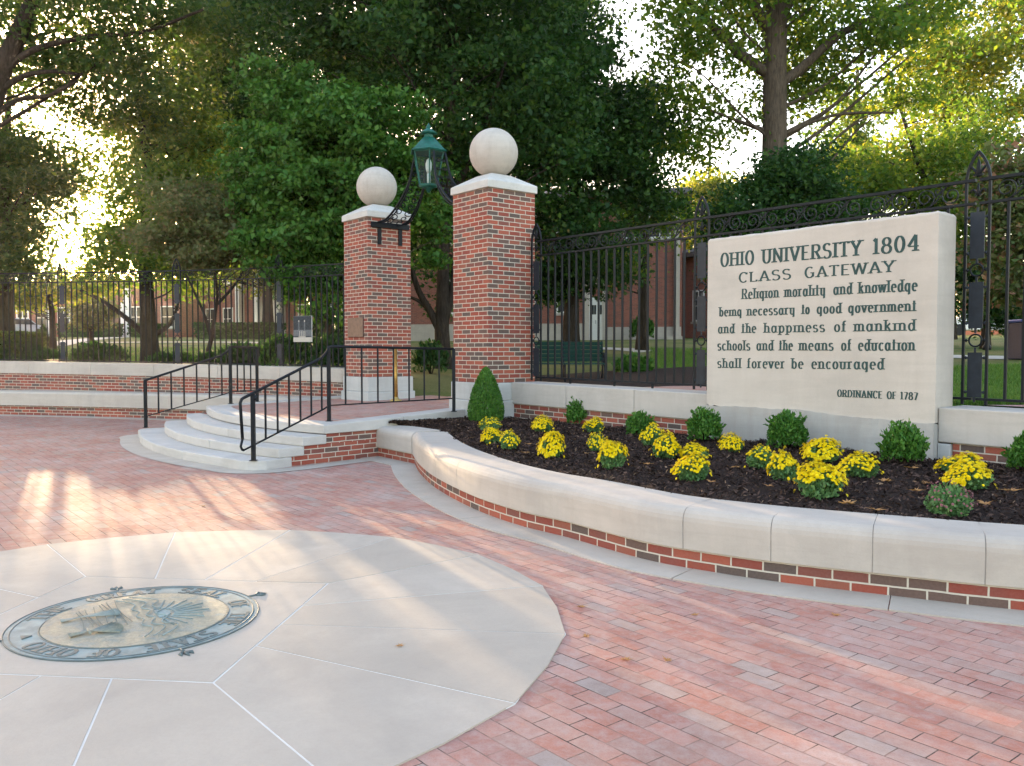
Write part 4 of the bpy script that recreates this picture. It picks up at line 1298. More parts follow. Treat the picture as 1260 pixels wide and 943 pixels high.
# ------------------------------------------------------------------ hand rails of the steps
def railing(label, foot, corner, end, zf, zc, ze, bot_ext, curl):
    """foot, corner, end: 2-D; heights of the walking surface there"""
    t = thing('handrail', label, 'handrail', (corner.x, corner.y, zc), 0, 'step handrails')
    H = 0.95
    d = (corner - foot); Ld = d.length; d.normalize()
    slope = (zc + 1.04 - (zf + 0.86)) / Ld
    slope = ((zc + 0.93) - (zf + 0.84)) / Ld
    fz = zf + 0.84
    topf = Vector((foot.x, foot.y, fz))
    ext = foot - d * bot_ext
    top = [Vector((ext.x, ext.y, fz - slope * bot_ext)), topf, Vector((*(corner - d * 0.16), zc + 0.93 - slope * .16))]
    e2 = (end - corner).normalized()
    cpt = Vector((corner.x, corner.y, zc + 1.04))
    top += [Vector((*(corner - d * .06), zc + 0.945)), Vector((*(corner - d * .02), zc + .985)), Vector((*(corner - d * .01), zc + 1.03)), Vector((*(corner + e2 * .05), zc + 1.04)), Vector((end.x, end.y, ze + 0.94 if ze > zc + .01 else zc + 1.03))]
    if curl:
        a = top[0]
        top = [Vector((a.x - d.x * .02, a.y - d.y * .02, a.z - .50)), Vector((a.x - d.x * .05, a.y - d.y * .05, a.z - .06)), Vector((a.x - d.x * .03, a.y - d.y * .03, a.z - .015))] + top
    mb = MB(); mb.tube(top, 0.020, 8); mb.build('top_rail', M['iron'], t)
    lowz = 0.20
    bot = [Vector((*(foot - d * (bot_ext if curl else 0)), zf + 0.20 - (slope * bot_ext if curl else 0))), Vector((*(corner - d * .1), zc + lowz + .02 - .04)), Vector((corner.x, corner.y, zc + lowz + .02)), Vector((end.x, end.y, (ze if ze > zc + .01 else zc) + .20))]
    mb = MB(); mb.tube(bot, 0.013, 4); mb.build('bottom_rail', M['iron'], t)
    if curl:
        a = Vector((top[0].x, top[0].y, top[0].z)); b_ = bot[0]
        mb = MB(); mb.tube([a, Vector((b_.x - d.x * .05, b_.y - d.y * .05, b_.z + .05)), Vector((b_.x - d.x * .03, b_.y - d.y * .03, b_.z + .01)), b_], 0.016, 8); mb.build('end_loop', M['iron'], t)
    for q, z0, z1 in ((foot, zf, fz + .0), (corner, zc - .0, zc + 1.03), (end, ze, top[-1].z)):
        mb = MB(); mb.prism([(q.x + a * .024, q.y + b_ * .024) for a, b_ in ((-1, -1), (1, -1), (1, 1), (-1, 1))], z0, z1)
        mb.prism([(q.x + a * .042, q.y + b_ * .042) for a, b_ in ((-1, -1), (1, -1), (1, 1), (-1, 1))], z0, z0 + .008)
        mb.build('post', M['iron'], t)
    if curl:
        mb = MB(); mb.lathe([(.001, -.035), (.025, -.022), (.035, 0), (.025, .022), (.001, .035)], (foot.x + d.x * .0 + .03, foot.y, fz - .06), 10); mb.build('knob', M['iron'], t)
    n = 6
    for k in range(1, n + 1):
        f = k / (n + 0.7)
        p = foot.lerp(corner, f)
        za = bot[0].z + (bot[1].z - bot[0].z) * ((p - foot).length + (bot_ext if curl else 0)) / ((Ld - .1) + (bot_ext if curl else 0))
        zb = fz + slope * (p - foot).length
        mb = MB(); mb.bar((p.x, p.y, za), (p.x, p.y, zb - .005), .0155, 4); mb.build('baluster', M['iron'], t)
    L2 = (end - corner).length
    n = int(round(L2 / 0.24))
    for k in range(1, n):
        f = k / n
        p = corner.lerp(end, f)
        za = bot[2].z + (bot[3].z - bot[2].z) * f
        zb = top[-2].z + (top[-1].z - top[-2].z) * f
        mb = MB(); mb.bar((p.x, p.y, za), (p.x, p.y, zb), .0155, 4); mb.build('baluster', M['iron'], t)
    return t
fR, cR, eR = G(312, 567, .125).to_2d(), G(405, 519, .505).to_2d(), G(558.5, 507, .575).to_2d()
railing('black iron handrail with looped lower end nearest the flower bed', fR, cR, eR, .125, land_z(cR), land_z(eR), 0.16, True)
fL, cL = G(179.5, 526.5, .125).to_2d(), G(284, 498.6, .50).to_2d()
eL = AT(316, 440, cL.y + 1.0).to_2d()
railing('black iron handrail with short landing section at the far end of the steps', fL, cL, eL, .125, land_z(cL), .50, 0.02, False)

# brass stanchion
q = G(487, 495, .575)
t = thing('brass_post', 'slim polished brass post with round foot on the landing by the plaque column', 'stanchion', (q.x, q.y, land_z(q) - .004))
mb = MB(); mb.lathe([(.001, 0), (.105, 0), (.105, .015), (.085, .03), (.05, .045), (.045, .07), (.001, .075)], (q.x, q.y, land_z(q) - .004), 20); mb.build('foot', M['brass'], t)
mb = MB(); mb.lathe([(.001, .07), (.040, .07), (.032, .45), (.030, .90), (.042, .92), (.042, .95), (.001, .965)], (q.x, q.y, land_z(q)), 16); mb.build('shaft', M['brass'], t)

# ------------------------------------------------------------------ the gate lantern on its arms
lc = UVW(2.28, .455)
lan = thing('gate_lantern', 'green copper lantern carried on scrolled iron arms between the gate columns', 'lantern', (lc.x, lc.y, 4.3))
LB, LEV = 4.30, 4.93
mb = MB()
mb.lathe([(.335, 4.925), (.345, 4.945), (.30, 4.97), (.19, 5.10), (.10, 5.195), (.085, 5.20), (.085, 5.25), (.075, 5.26)], (lc.x, lc.y, 0), 6, a0=AU, smooth=False)
mb.build('roof', M['copper'], lan)
mb = MB(); mb.lathe([(.075, 5.258), (.155, 5.275), (.13, 5.30), (.055, 5.35), (.035, 5.37), (.045, 5.40), (.02, 5.43), (.001, 5.47)], (lc.x, lc.y, 0), 12); mb.build('finial', M['copper'], lan)
rb, rt = .17, .285
mb = MB()
hexa = [AU + math.pi / 3 * k for k in range(6)]
for a in hexa: mb.bar((lc.x + rb * math.cos(a), lc.y + rb * math.sin(a), LB + .03), (lc.x + rt * math.cos(a), lc.y + rt * math.sin(a), LEV), .013, 4)
for r_, z in ((rb, LB + .03), (rt, LEV - .01)):
    mb.tube([(lc.x + r_ * math.cos(a), lc.y + r_ * math.sin(a), z) for a in hexa], .018, 4, closed=True)
mb.lathe([(.001, LB - .10), (.03, LB - .09), (.05, LB - .03), (.11, LB - .01), (.175, LB + .02), (.001, LB + .03)], (lc.x, lc.y, 0), 12)
mb.build('frame', M['copper'], lan)
mb = MB()
for i in range(6):
    a, b_ = hexa[i] , hexa[(i + 1) % 6]
    mb.poly([(lc.x + (rb - .004) * math.cos(a), lc.y + (rb - .004) * math.sin(a), LB + .035), (lc.x + (rb - .004) * math.cos(b_), lc.y + (rb - .004) * math.sin(b_), LB + .035), (lc.x + (rt - .004) * math.cos(b_), lc.y + (rt - .004) * math.sin(b_), LEV - .02), (lc.x + (rt - .004) * math.cos(a), lc.y + (rt - .004) * math.sin(a), LEV - .02)])
mb.build('glass', M['lglass'], lan)
mb = MB(); mb.lathe([(.001, LB + .04), (.03, LB + .04), (.028, LB + .25), (.001, LB + .255)], (lc.x, lc.y, 0), 10)
mb.lathe([(.03, LB + .25), (.05, LB + .33), (.055, LB + .42), (.035, LB + .50), (.001, LB + .53)], (lc.x, lc.y, 0), 12)
mb.build('bulb', M['white'], lan)
for sgn, uc, zb in ((1, 3.59, 3.80), (-1, 0.91, 3.80)):
    arm = MB()
    for vv in (.20, .71):
        pts = []
        ctrl = [(uc - .03 * sgn, zb), (uc - .28 * sgn, zb + .03), (uc - .62 * sgn, zb + .26), (uc - .92 * sgn, zb + .62), (2.25 + .30 * sgn, 4.88)]
        cp = resample([(a, b_) for a, b_ in ctrl], .08)
        n_ = len(cp)
        for i, p in enumerate(cp):
            f = i / (n_ - 1)
            v2 = vv + (.455 + (vv - .455) * .45 - vv) * f
            pts.append(UVW(p.x, v2, p.y))
        arm.tube(pts, .021, 6)
        pts2 = [UVW(uv_of(p)[0] + .0, uv_of(p)[1], p.z - .085 * math.sin(math.pi * i / (n_ - 1)) - .0) for i, p in enumerate(pts)]
        arm.tube(pts2, .014, 5)
    # scrollwork between the two bars
    for i in range(2, n_ - 2, 2):
        f = i / (n_ - 1)
        p = cp[i]
        w_ = (.255 * (1 - f) + .115 * f)
        for s2 in (-1, 1):
            spl = []
            for k in range(14):
                g_ = k / 13
                r_ = .5 * w_ * (1 - g_) + .006
                a_ = 2 * math.pi * 1.2 * g_ + (0 if s2 > 0 else math.pi)
                spl.append(UVW(p.x + r_ * math.sin(a_) * .55, .455 + s2 * w_ * .5 + r_ * math.cos(a_) * .9, p.y + r_ * math.sin(a_) * .55 * -sgn))
            arm.tube(spl, .011, 4)
    arm.build('scroll_arm', M['iron'], lan)
    br = MB()
    e = .035
    f_ = lambda u_, v_, z_: UVW(u_, v_, z_)
    def bx(u_, v0, v1, z0, z1, th=.03):
        br.prism(uvp([(u_, v0), (u_, v1), (u_ - th * sgn, v1), (u_ - th * sgn, v0)]), z0, z1)
    bx(uc - .002 * sgn, .06, .85, zb - .10, zb + .0, .055)
    bx(uc - .002 * sgn, .20, .27, zb - .42, zb - .1005, .03)
    bx(uc - .002 * sgn, .64, .71, zb - .42, zb - .1005, .03)
    br.build('wall_bracket', M['iron'], lan)

lan.scale = (1, 1, .94)
# photo panel fixed on the left fence
s_ = lp_s(373)
p_, d_ = LP.at(s_)
nrm = Vector((d_.y, -d_.x))
pq = AT(373, 405, (p_ + nrm * -0.22).y)
pn = thing('photo_panel', 'square grey photograph panel of a gateway fixed to the left fence', 'panel', (pq.x, pq.y, pq.z - .28))
ax = Vector((d_.x, d_.y, 0)); nz = Vector((nrm.x, nrm.y, 0)); zz = Vector((0, 0, 1))
def pb(name, x0, x1, z0, z1, dep, mat, parent):
    mb = MB(); mb.obox(pq + ax * (x0 + x1) / 2 + zz * (z0 + z1) / 2 + nz * dep / 2, ax * (x1 - x0) / 2, nz * dep / 2, zz * (z1 - z0) / 2)
    return mb.build(name, mat, parent)
M['ph_dark'] = make_plain('photo dark grey', (0.045, 0.05, 0.055), 0.85, 0.1, var=0.5, scale=30, bstr=0)
M['ph_mid'] = make_plain('photo mid grey', (0.13, 0.135, 0.14), 0.85, 0.1, var=0.4, scale=40, bstr=0)
M['ph_light'] = make_plain('photo pale', (0.45, 0.41, 0.35), 0.85, 0.1, var=0.1, bstr=0)
board = pb('board', -.26, .26, -.27, .27, .02, M['white'], pn)
pic = MB()
def pr(x0, x1, z0, z1, mi, k): pic.obox(pq + ax * (x0 + x1) / 2 + zz * (z0 + z1) / 2 + nz * (.0205 + .0004 * k), ax * (x1 - x0) / 2, nz * .0006, zz * (z1 - z0) / 2, mi)
pr(-.258, .258, -.13, .268, 0, 0); pr(-.258, .258, -.268, -.131, 2, 0)
pr(-.258, .258, -.15, -.02, 1, 1); pr(-.258, .258, -.175, -.15, 0, 1)
for x in (-.10, .06): pr(x - .018, x + .018, -.11, .14, 1, 2); pr(x - .014, x + .014, .145, .185, 2, 2)
for x in (-.08, -.03, .02, .07): pr(x - .008, x + .008, -.15, -.04, 2, 3)
pr(-.11, .09, -.172, -.155, 2, 3)
pic.build('picture', [M['ph_dark'], M['ph_mid'], M['ph_light']], pn)

# ------------------------------------------------------------------ leaves
def leaf_mesh(centers, normals, dirs, size, width=0.5, fold=0.12):
    """arrays of n: pointed leaves of two triangles a side -> verts, quads"""
    n = len(centers)
    side = np.cross(normals, dirs)
    side /= np.linalg.norm(side, axis=1, keepdims=True) + 1e-9
    sz = size[:, None]
    a = centers - dirs * sz * .5
    t = centers + dirs * sz * .5
    l = centers + side * sz * width * .5 + normals * sz * fold - dirs * sz * .06
    r = centers - side * sz * width * .5 + normals * sz * fold - dirs * sz * .06
    v = np.stack([a, r, t, l], 1).reshape(-1, 3)
    f = np.arange(n * 4).reshape(-1, 4)
    return v, f
def np_mesh(name, v, f, smooth=False):
    me = bpy.data.meshes.new(name)
    me.vertices.add(len(v)); me.vertices.foreach_set('co', np.asarray(v, dtype=np.float32).ravel())
    k = f.shape[1]
    me.loops.add(f.size); me.loops.foreach_set('vertex_index', f.astype(np.int32).ravel())
    me.polygons.add(len(f))
    me.polygons.foreach_set('loop_start', np.arange(0, f.size, k, dtype=np.int32))
    me.polygons.foreach_set('loop_total', np.full(len(f), k, dtype=np.int32))
    me.update(calc_edges=True)
    return me
def unit(a): return a / (np.linalg.norm(a, axis=-1, keepdims=True) + 1e-9)
def leaf_cloud(cl, rad, per, size, rg, flat=0.45, up=0.9):
    """cl: (m,3) cluster centres, leaves per cluster"""
    m = len(cl)
    off = rg.normal(size=(m, per, 3)) * (rad * .5)
    off[:, :, 2] *= flat
    c = (cl[:, None, :] + off).reshape(-1, 3)
    n = len(c)
    nr = unit(rg.normal(size=(n, 3)) + np.array([0, 0, up]))
    dr = unit(np.cross(nr, rg.normal(size=(n, 3))) + np.array([0, 0, -.15]))
    nr = unit(np.cross(dr, np.cross(nr, dr)))
    s = size * (0.5 + 1.0 * rg.random(n))
    return leaf_mesh(c, nr, dr, s, 0.62)

OPEN = [(85, 308, 38, 30, 1.0), (145, 240, 34, 45, .35), (50, 150, 36, 14, .3), (775, 55, 32, 62, .85), (822, 215, 26, 30, .8), (1195, 25, 35, 35, .8), (1085, 175, 35, 40, .6), (870, 95, 30, 30, .5), (1215, 150, 25, 30, .5)]
def tree(name, label, base, trunk_r, height, lobes, ncl, per, leaf, lmat, bark='bark', seed=1, group='trees behind the fence', limbs=(), trunk_pts=None, rad=0.75, shell=0.5, nbr=None, top_r=0.25, parent_cat='tree'):
    rg = np.random.default_rng(seed)
    rd = random.Random(seed)
    base = Vector(base)
    t = thing(name, label, parent_cat, base, 0, group)
    tp = [Vector(p) for p in (trunk_pts or [(0, 0, -.2), (rd.uniform(-.1, .1), rd.uniform(-.1, .1), height * .35), (rd.uniform(-.3, .3), rd.uniform(-.3, .3), height * .7), (rd.uniform(-.4, .4), rd.uniform(-.4, .4), height)])]
    mb = MB()
    fine = []
    for i in range(len(tp) - 1):
        for k in range(4): fine.append(tp[i].lerp(tp[i + 1], k / 4))
    fine.append(tp[-1])
    n = len(fine)
    rr = [trunk_r * (1.45 if i == 0 else 1.12 if i == 1 else 1.0) * (1 - (1 - top_r) * (i / (n - 1))) for i in range(n)]
    mb.tube(fine, rr, 9)
    def trunk_at(z):
        for i in range(n - 1):
            if fine[i + 1].z >= z: 
                f_ = (z - fine[i].z) / max(1e-6, fine[i + 1].z - fine[i].z)
                return fine[i].lerp(fine[i + 1], max(0, f_)), rr[i]
        return fine[-1], rr[-1]
    # clusters
    lob = np.array(lobes, dtype=float)
    vol = lob[:, 3] * lob[:, 4] * lob[:, 5]
    pick = rg.choice(len(lob), size=ncl, p=vol ** .8 / (vol ** .8).sum())
    dv = unit(rg.normal(size=(ncl, 3)))
    rad_f = rg.random((ncl, 1)) ** shell
    cl = lob[pick, :3] + dv * rad_f * lob[pick, 3:6]
    # natural openings where the sky shows
    wp = cl + np.array(base)
    gx_ = CX + F_PX * wp[:, 0] / wp[:, 1]; gy_ = HOR - F_PX * (wp[:, 2] - EYE) / wp[:, 1]
    keep = np.ones(len(cl), bool)
    rr_ = rg.random(len(cl))
    for ox, oy, ow, oh, pr_ in OPEN:
        keep &= ~((((gx_ - ox) / ow) ** 2 + ((gy_ - oy) / oh) ** 2 < 1) & (rr_ < pr_))
    cl = cl[keep]; ncl = len(cl)
    v, f = leaf_cloud(cl, rad, int(per * 1.35), leaf * .85, rg)
    me = np_mesh('crown', v, f)
    # branches
    def limb(pts, r0, r1):
        pts = resample_3(pts)
        mb.tube(pts, [r0 + (r1 - r0) * i / (len(pts) - 1) for i in range(len(pts))], 6)
    for pts, r0, r1 in limbs: limb([Vector(p) for p in pts], r0, r1)
    nb = nbr if nbr is not None else max(10, ncl // 9)
    for i in rg.choice(ncl, size=min(nb, ncl), replace=False):
        c = Vector(cl[i])
        tz = min(max(c.z - Vector((c.x, c.y)).length * rd.uniform(.35, .8), height * .22), height * .97)
        a, ra = trunk_at(tz)
        dd = (c - a)
        m1 = a + dd * .35 + Vector((rd.uniform(-.2, .2), rd.uniform(-.2, .2), -dd.length * .04))
        m2 = a + dd * .7 + Vector((rd.uniform(-.25, .25), rd.uniform(-.25, .25), dd.length * .02))
        r0 = min(ra * .35, .009 * dd.length + .012)
        limb([a, m1, m2, c], r0, .007)
    tr = mb.build('trunk', M[bark], None, 0, False, True)
    adopt(tr, t)
    cr = link_mesh('crown', me, M[lmat], t)
    return t
def resample_3(pts):
    q = [pts[0] * 2 - pts[1]] + list(pts) + [pts[-1] * 2 - pts[-2]]
    out = []
    for i in range(1, len(q) - 2):
        for k in range(4):
            t = k / 4
            a, b_, c, d = q[i - 1], q[i], q[i + 1], q[i + 2]
            out.append(0.5 * ((2 * b_) + (c - a) * t + (2 * a - 5 * b_ + 4 * c - d) * t * t + (3 * b_ - a - 3 * c + d) * t ** 3))
    out.append(pts[-1])
    return out
def rel(base, px, py, D):
    q = AT(px, py, D) - Vector(base)
    return (q.x, q.y, q.z)
def lobe(base, px, py, D, wx, wz, dy=None):
    """ellipsoid seen at a pixel with half sizes in pixels at depth D"""
    x, y, z = rel(base, px, py, D)
    s = D / F_PX
    return (x, y, z, wx * s, (dy if dy else wx * s), wz * s)

# ------------------------------------------------------------------ trees
DENS = 1.0
def T_(n): return int(n * DENS)
# dark maple behind the gate opening, forked
b = on_terr(546, 22.5)
tree('maple_tree', 'dark green maple with forked trunk seen through the gate opening', b, .24, 10.5,
     [lobe(b, 560, 60, 23, 170, 130), lobe(b, 430, 40, 23.5, 150, 110), lobe(b, 640, 150, 22.5, 110, 110), lobe(b, 560, -80, 24, 200, 120), lobe(b, 540, 220, 23.5, 80, 60), lobe(b, 535, 345, 24, 45, 40)],
     T_(430), 115, .17, 'leaf_dark', seed=21, rad=.8,
     trunk_pts=[(0, 0, -.2), (-.05, 0, 1.0), (.0, .1, 3.0), (.2, .2, 6.0), (.3, .2, 10.5)],
     limbs=[([(-.05, 0, .9), (-.35, 0, 1.5), (-.75, 0, 2.3), (-1.2, .1, 4.2)], .13, .06), ([(-.35, 0, 1.5), (-.7, 0, 1.8), (-1.3, .1, 2.0)], .07, .03), ([(0, 0, 1.2), (.25, .1, 2.2), (.35, .2, 4.0)], .14, .06), ([(.1, .1, 4.5), (-.5, .2, 6.5), (-1.2, .2, 9.0)], .10, .03), ([(.1, .1, 4.2), (.9, .2, 6.0), (1.8, .2, 8.5)], .10, .03)])
# fresh green broadleaf in front of it
b = on_terr(398, 19.2)
tree('magnolia_tree', 'fresh green bushy tree rising behind the plaque column', b, .075, 5.4,
     [lobe(b, 372, 190, 19.3, 80, 90), lobe(b, 455, 165, 19.4, 85, 70), lobe(b, 345, 115, 19.6, 55, 42), lobe(b, 420, 250, 19.0, 90, 60), lobe(b, 365, 285, 19.0, 70, 55), lobe(b, 395, 350, 19.2, 60, 50), lobe(b, 520, 235, 19.8, 45, 50), lobe(b, 535, 290, 20.2, 30, 55), lobe(b, 310, 240, 19.4, 45, 50)],
     T_(430), 95, .14, 'leaf_green', 'bark_pale', seed=22, rad=.40,
     trunk_pts=[(0, 0, -.2), (.1, 0, 1.2), (.0, 0, 2.6), (-.2, 0, 5.4)], limbs=[([(.1, 0, .8), (.4, 0, 1.8), (.9, 0, 3.0)], .05, .02), ([(.05, 0, .7), (-.3, 0, 1.7), (-.9, 0, 2.6)], .05, .02)])
# tree right of the near column
b = on_terr(702, 27)
tree('maple_tree', 'dark leafy tree standing on the lawn right of the near gate column', b, .26, 11,
     [lobe(b, 715, 110, 27, 110, 100), lobe(b, 690, 215, 26, 95, 75), lobe(b, 770, 185, 26.5, 70, 75), lobe(b, 705, 300, 26, 85, 45), lobe(b, 800, 235, 27, 55, 45), lobe(b, 660, 345, 27, 55, 28), lobe(b, 735, 345, 27.5, 45, 25), lobe(b, 640, 60, 27, 90, 90)],
     T_(350), 110, .19, 'leaf_dark', seed=23, rad=.9)
b = on_terr(686, 24)
# big oak behind the monument
b = on_terr(952, 25)
ok = lambda px, py, D=25: rel(b, px, py, D)
tree('oak_tree', 'tall oak with thick bare trunk rising behind the carved monument', b, .44, 13.5,
     [lobe(b, 860, 60, 25, 70, 75), lobe(b, 900, -40, 25, 110, 80), lobe(b, 1010, -30, 26, 120, 90), lobe(b, 1070, 60, 25, 75, 60), lobe(b, 1000, 110, 26.5, 70, 40), lobe(b, 870, 150, 26, 55, 45), lobe(b, 1110, 120, 26, 50, 35), lobe(b, 960, 60, 27.5, 70, 70), lobe(b, 1180, 0, 25, 90, 70), lobe(b, 835, 20, 24, 50, 60), lobe(b, 1010, 170, 27, 40, 28)],
     T_(330), 70, .19, 'leaf_oak', 'bark_pale', seed=24, rad=.95, nbr=22, top_r=.55,
     trunk_pts=[(0, 0, -.2), ok(952, 330), ok(953, 200), ok(954, 60), ok(958, -60), ok(960, -200)],
     limbs=[([ok(952, 95), ok(915, 70), ok(885, 40), ok(848, 0), ok(820, -50)], .17, .08), ([ok(952, 108), ok(985, 85), ok(1030, 45), ok(1070, 25), ok(1130, 0)], .18, .07), ([ok(952, 45), ok(935, 20), ok(915, -20)], .2, .12), ([ok(950, 165), ok(925, 155), ok(900, 146), ok(860, 130)], .08, .03), ([ok(955, 170), ok(1000, 150), ok(1040, 140), ok(1100, 139)], .07, .03), ([ok(955, 175), ok(990, 190), ok(1030, 200)], .05, .02), ([ok(960, 20), ok(985, -30), ok(1000, -90)], .22, .14)])
# shrubby tree under the oak
b = on_terr(955, 20.5)
tree('holly_tree', 'dense dark green small tree under the tall oak behind the monument', b, .10, 4.2,
     [lobe(b, 960, 245, 20.5, 75, 40), lobe(b, 915, 275, 20.5, 60, 40), lobe(b, 1005, 260, 20.5, 60, 40), lobe(b, 960, 215, 20.5, 45, 25), lobe(b, 985, 215, 21, 45, 30), lobe(b, 960, 320, 20.5, 90, 50)],
     T_(200), 130, .13, 'leaf_dark', seed=25, rad=.6)
# right hand trees
b = on_terr(1165, 38)
tree('hickory_tree', 'yellowing tree with sunlit crown at the far right of the lawn', b, .3, 14,
     [lobe(b, 1170, 70, 38, 80, 60), lobe(b, 1215, 130, 38, 60, 55), lobe(b, 1130, 130, 38, 45, 45), lobe(b, 1110, 195, 37, 60, 40), lobe(b, 1180, 205, 37, 60, 45), lobe(b, 1240, 50, 38, 50, 60), lobe(b, 1060, 215, 38, 50, 35), lobe(b, 1200, 10, 38, 70, 40)],
     T_(230), 85, .24, 'leaf_yellow', seed=26, rad=1.15)
b = on_terr(1120, 29)
tree('linden_tree', 'green spreading tree between the tall oak and the right fence post', b, .2, 8,
     [lobe(b, 1130, 195, 29, 90, 45), lobe(b, 1070, 230, 29, 60, 35), lobe(b, 1190, 240, 28, 60, 50), lobe(b, 1200, 160, 29, 45, 40), lobe(b, 1150, 290, 29, 80, 50)],
     T_(170), 85, .19, 'leaf_oak', seed=27, rad=.9)
b = on_terr(1262, 15.5)
tree('dogwood_tree', 'reddish dogwood at the right edge behind the iron fence', b, .06, 3.6,
     [lobe(b, 1255, 220, 15.5, 45, 50), lobe(b, 1240, 290, 15.5, 45, 50), lobe(b, 1275, 330, 15.5, 45, 50), lobe(b, 1220, 340, 15.5, 22, 35), lobe(b, 1300, 250, 15.8, 50, 60)],
     T_(130), 95, .13, 'leaf_red', seed=28, rad=.45, bark='bark')
b = on_terr(1212, 26)
tree('yew_tree', 'dark drooping evergreen beyond the right fence', b, .14, 4.5,
     [lobe(b, 1215, 360, 26, 40, 35), lobe(b, 1200, 330, 26, 35, 35), lobe(b, 1235, 385, 26, 25, 20)],
     T_(90), 120, .14, 'leaf_dark', seed=29, rad=.7)
# left hand trees
b = on_terr(186, 24.5)
tree('maple_tree', 'stout sunlit tree with yellow green crown behind the left fence', b, .24, 8.5,
     [lobe(b, 200, 250, 24.5, 70, 50), lobe(b, 150, 215, 25, 45, 40), lobe(b, 235, 190, 25, 60, 60), lobe(b, 150, 305, 24, 40, 30), lobe(b, 215, 320, 24, 60, 35), lobe(b, 180, 160, 25, 45, 35), lobe(b, 120, 330, 24, 30, 25)],
     T_(230), 90, .16, 'leaf_oak', seed=31, rad=.85, nbr=30,
     limbs=[([(-.05, 0, .8), (-.7, 0, 1.4), (-1.4, 0, 1.9), (-2.0, 0, 2.2)], .09, .04), ([(.1, 0, .9), (.6, 0, 1.3), (.9, 0, 2.2)], .08, .03)])
b = on_terr(256, 20.8)
tree('dogwood_tree', 'browning dogwood with several thin leaning stems behind the left fence', b, .07, 3.4,
     [lobe(b, 262, 262, 20.8, 85, 16), lobe(b, 210, 292, 20.8, 65, 15), lobe(b, 320, 250, 20.8, 60, 18), lobe(b, 300, 292, 20.5, 70, 17), lobe(b, 235, 236, 20.5, 50, 14), lobe(b, 320, 215, 21, 45, 18), lobe(b, 255, 318, 20.5, 60, 12)],
     T_(190), 80, .125, 'leaf_dogwood', seed=32, rad=.5,
     trunk_pts=[(-.15, 0, -.1), (.1, 0, .8), (.25, 0, 1.8), (.1, 0, 3.4)],
     limbs=[([(.1, 0, .7), (-.1, 0, 1.4), (-.5, 0, 2.3)], .045, .02), ([(.25, 0, 1.6), (.7, 0, 2.1), (1.1, 0, 2.8)], .04, .015)])
b = on_terr(8, 27)
tree('maple_tree', 'shaded tree with heavy low crown at the left edge', b, .27, 9,
     [lobe(b, 20, 215, 27, 85, 60), lobe(b, -30, 290, 27, 90, 55), lobe(b, 50, 280, 27, 50, 40), lobe(b, 20, 330, 26, 50, 25), lobe(b, -60, 180, 27, 80, 70), lobe(b, 70, 225, 27, 25, 30)],
     T_(300), 95, .18, 'leaf_olive', seed=33, rad=.9)
b = on_terr(-70, 21.5)
lr = lambda px, py, D=21.5: rel(b, px, py, D)
tree('oak_tree', 'old oak leaning in from the top left corner with long bare limbs', b, .32, 11,
     [lobe(b, 60, 10, 22.5, 120, 60), lobe(b, 180, 20, 22, 110, 55), lobe(b, 60, 90, 23.5, 100, 40), lobe(b, 170, 95, 22.5, 80, 40), lobe(b, -60, 60, 25.5, 90, 80), lobe(b, 60, -90, 25.5, 160, 80), lobe(b, 270, 40, 25.5, 60, 50), lobe(b, 120, 150, 25.5, 60, 25), lobe(b, 225, 130, 25.5, 50, 40)],
     T_(430), 85, .16, 'leaf_olive', seed=34, rad=.75, nbr=5, top_r=.5,
     trunk_pts=[(0, 0, -.2), lr(-45, 300), lr(-25, 180), lr(0, 92), lr(22, 45), lr(42, 0), lr(60, -60)],
     limbs=[([lr(0, 92), lr(40, 62), lr(110, 45), lr(175, 40), lr(250, 12)], .09, .03), ([lr(-20, 130), lr(20, 98), lr(60, 88), lr(100, 92)], .09, .03), ([lr(-28, 160), lr(20, 124), lr(60, 118), lr(95, 100)], .08, .03)])
# big dark trees closing the middle
b = on_terr(452, 34)
tree('elm_tree', 'tall dark tree far behind the plaque column and the bushy green tree', b, .22, 14,
     [lobe(b, 285, 60, 34, 80, 80), lobe(b, 330, 150, 34, 75, 70), lobe(b, 240, 120, 34, 55, 60), lobe(b, 300, -50, 34, 110, 80), lobe(b, 260, 200, 34, 50, 40), lobe(b, 420, 60, 34, 80, 90), lobe(b, 330, 260, 34, 70, 50)],
     T_(370), 105, .23, 'leaf_dark', seed=35, rad=1.15)
b = on_terr(600, 38)
tree('elm_tree', 'tall dark tree far behind the two gate columns', b, .35, 15,
     [lobe(b, 520, 60, 38, 90, 90), lobe(b, 640, 80, 38, 90, 90), lobe(b, 580, 200, 38, 90, 80), lobe(b, 470, 200, 38, 80, 80), lobe(b, 690, 180, 38, 60, 70), lobe(b, 500, 300, 38, 70, 45), lobe(b, 640, -40, 38, 110, 80)],
     T_(310), 100, .25, 'leaf_dark', seed=36, rad=1.25)
b = on_terr(790, 31)
tree('maple_tree', 'loose green tree overhanging the lawn between near column and monument', b, .2, 9,
     [lobe(b, 790, 130, 31, 60, 40), lobe(b, 830, 180, 31, 45, 35), lobe(b, 770, 215, 31, 60, 40), lobe(b, 840, 100, 31, 35, 40), lobe(b, 800, 270, 31, 60, 30), lobe(b, 760, 320, 31, 50, 20), lobe(b, 700, 50, 31, 60, 60)],
     T_(140), 75, .19, 'leaf_oak', seed=37, rad=.85)
b = on_terr(868, 62)
tree('poplar_tree', 'pale far tree seen just above the left end of the monument', b, .3, 14,
     [lobe(b, 868, 235, 62, 40, 28), lobe(b, 895, 255, 62, 30, 25), lobe(b, 850, 290, 62, 50, 40)],
     T_(90), 90, .34, 'leaf_yellow', seed=38, rad=1.5)
b = on_terr(1050, 58)
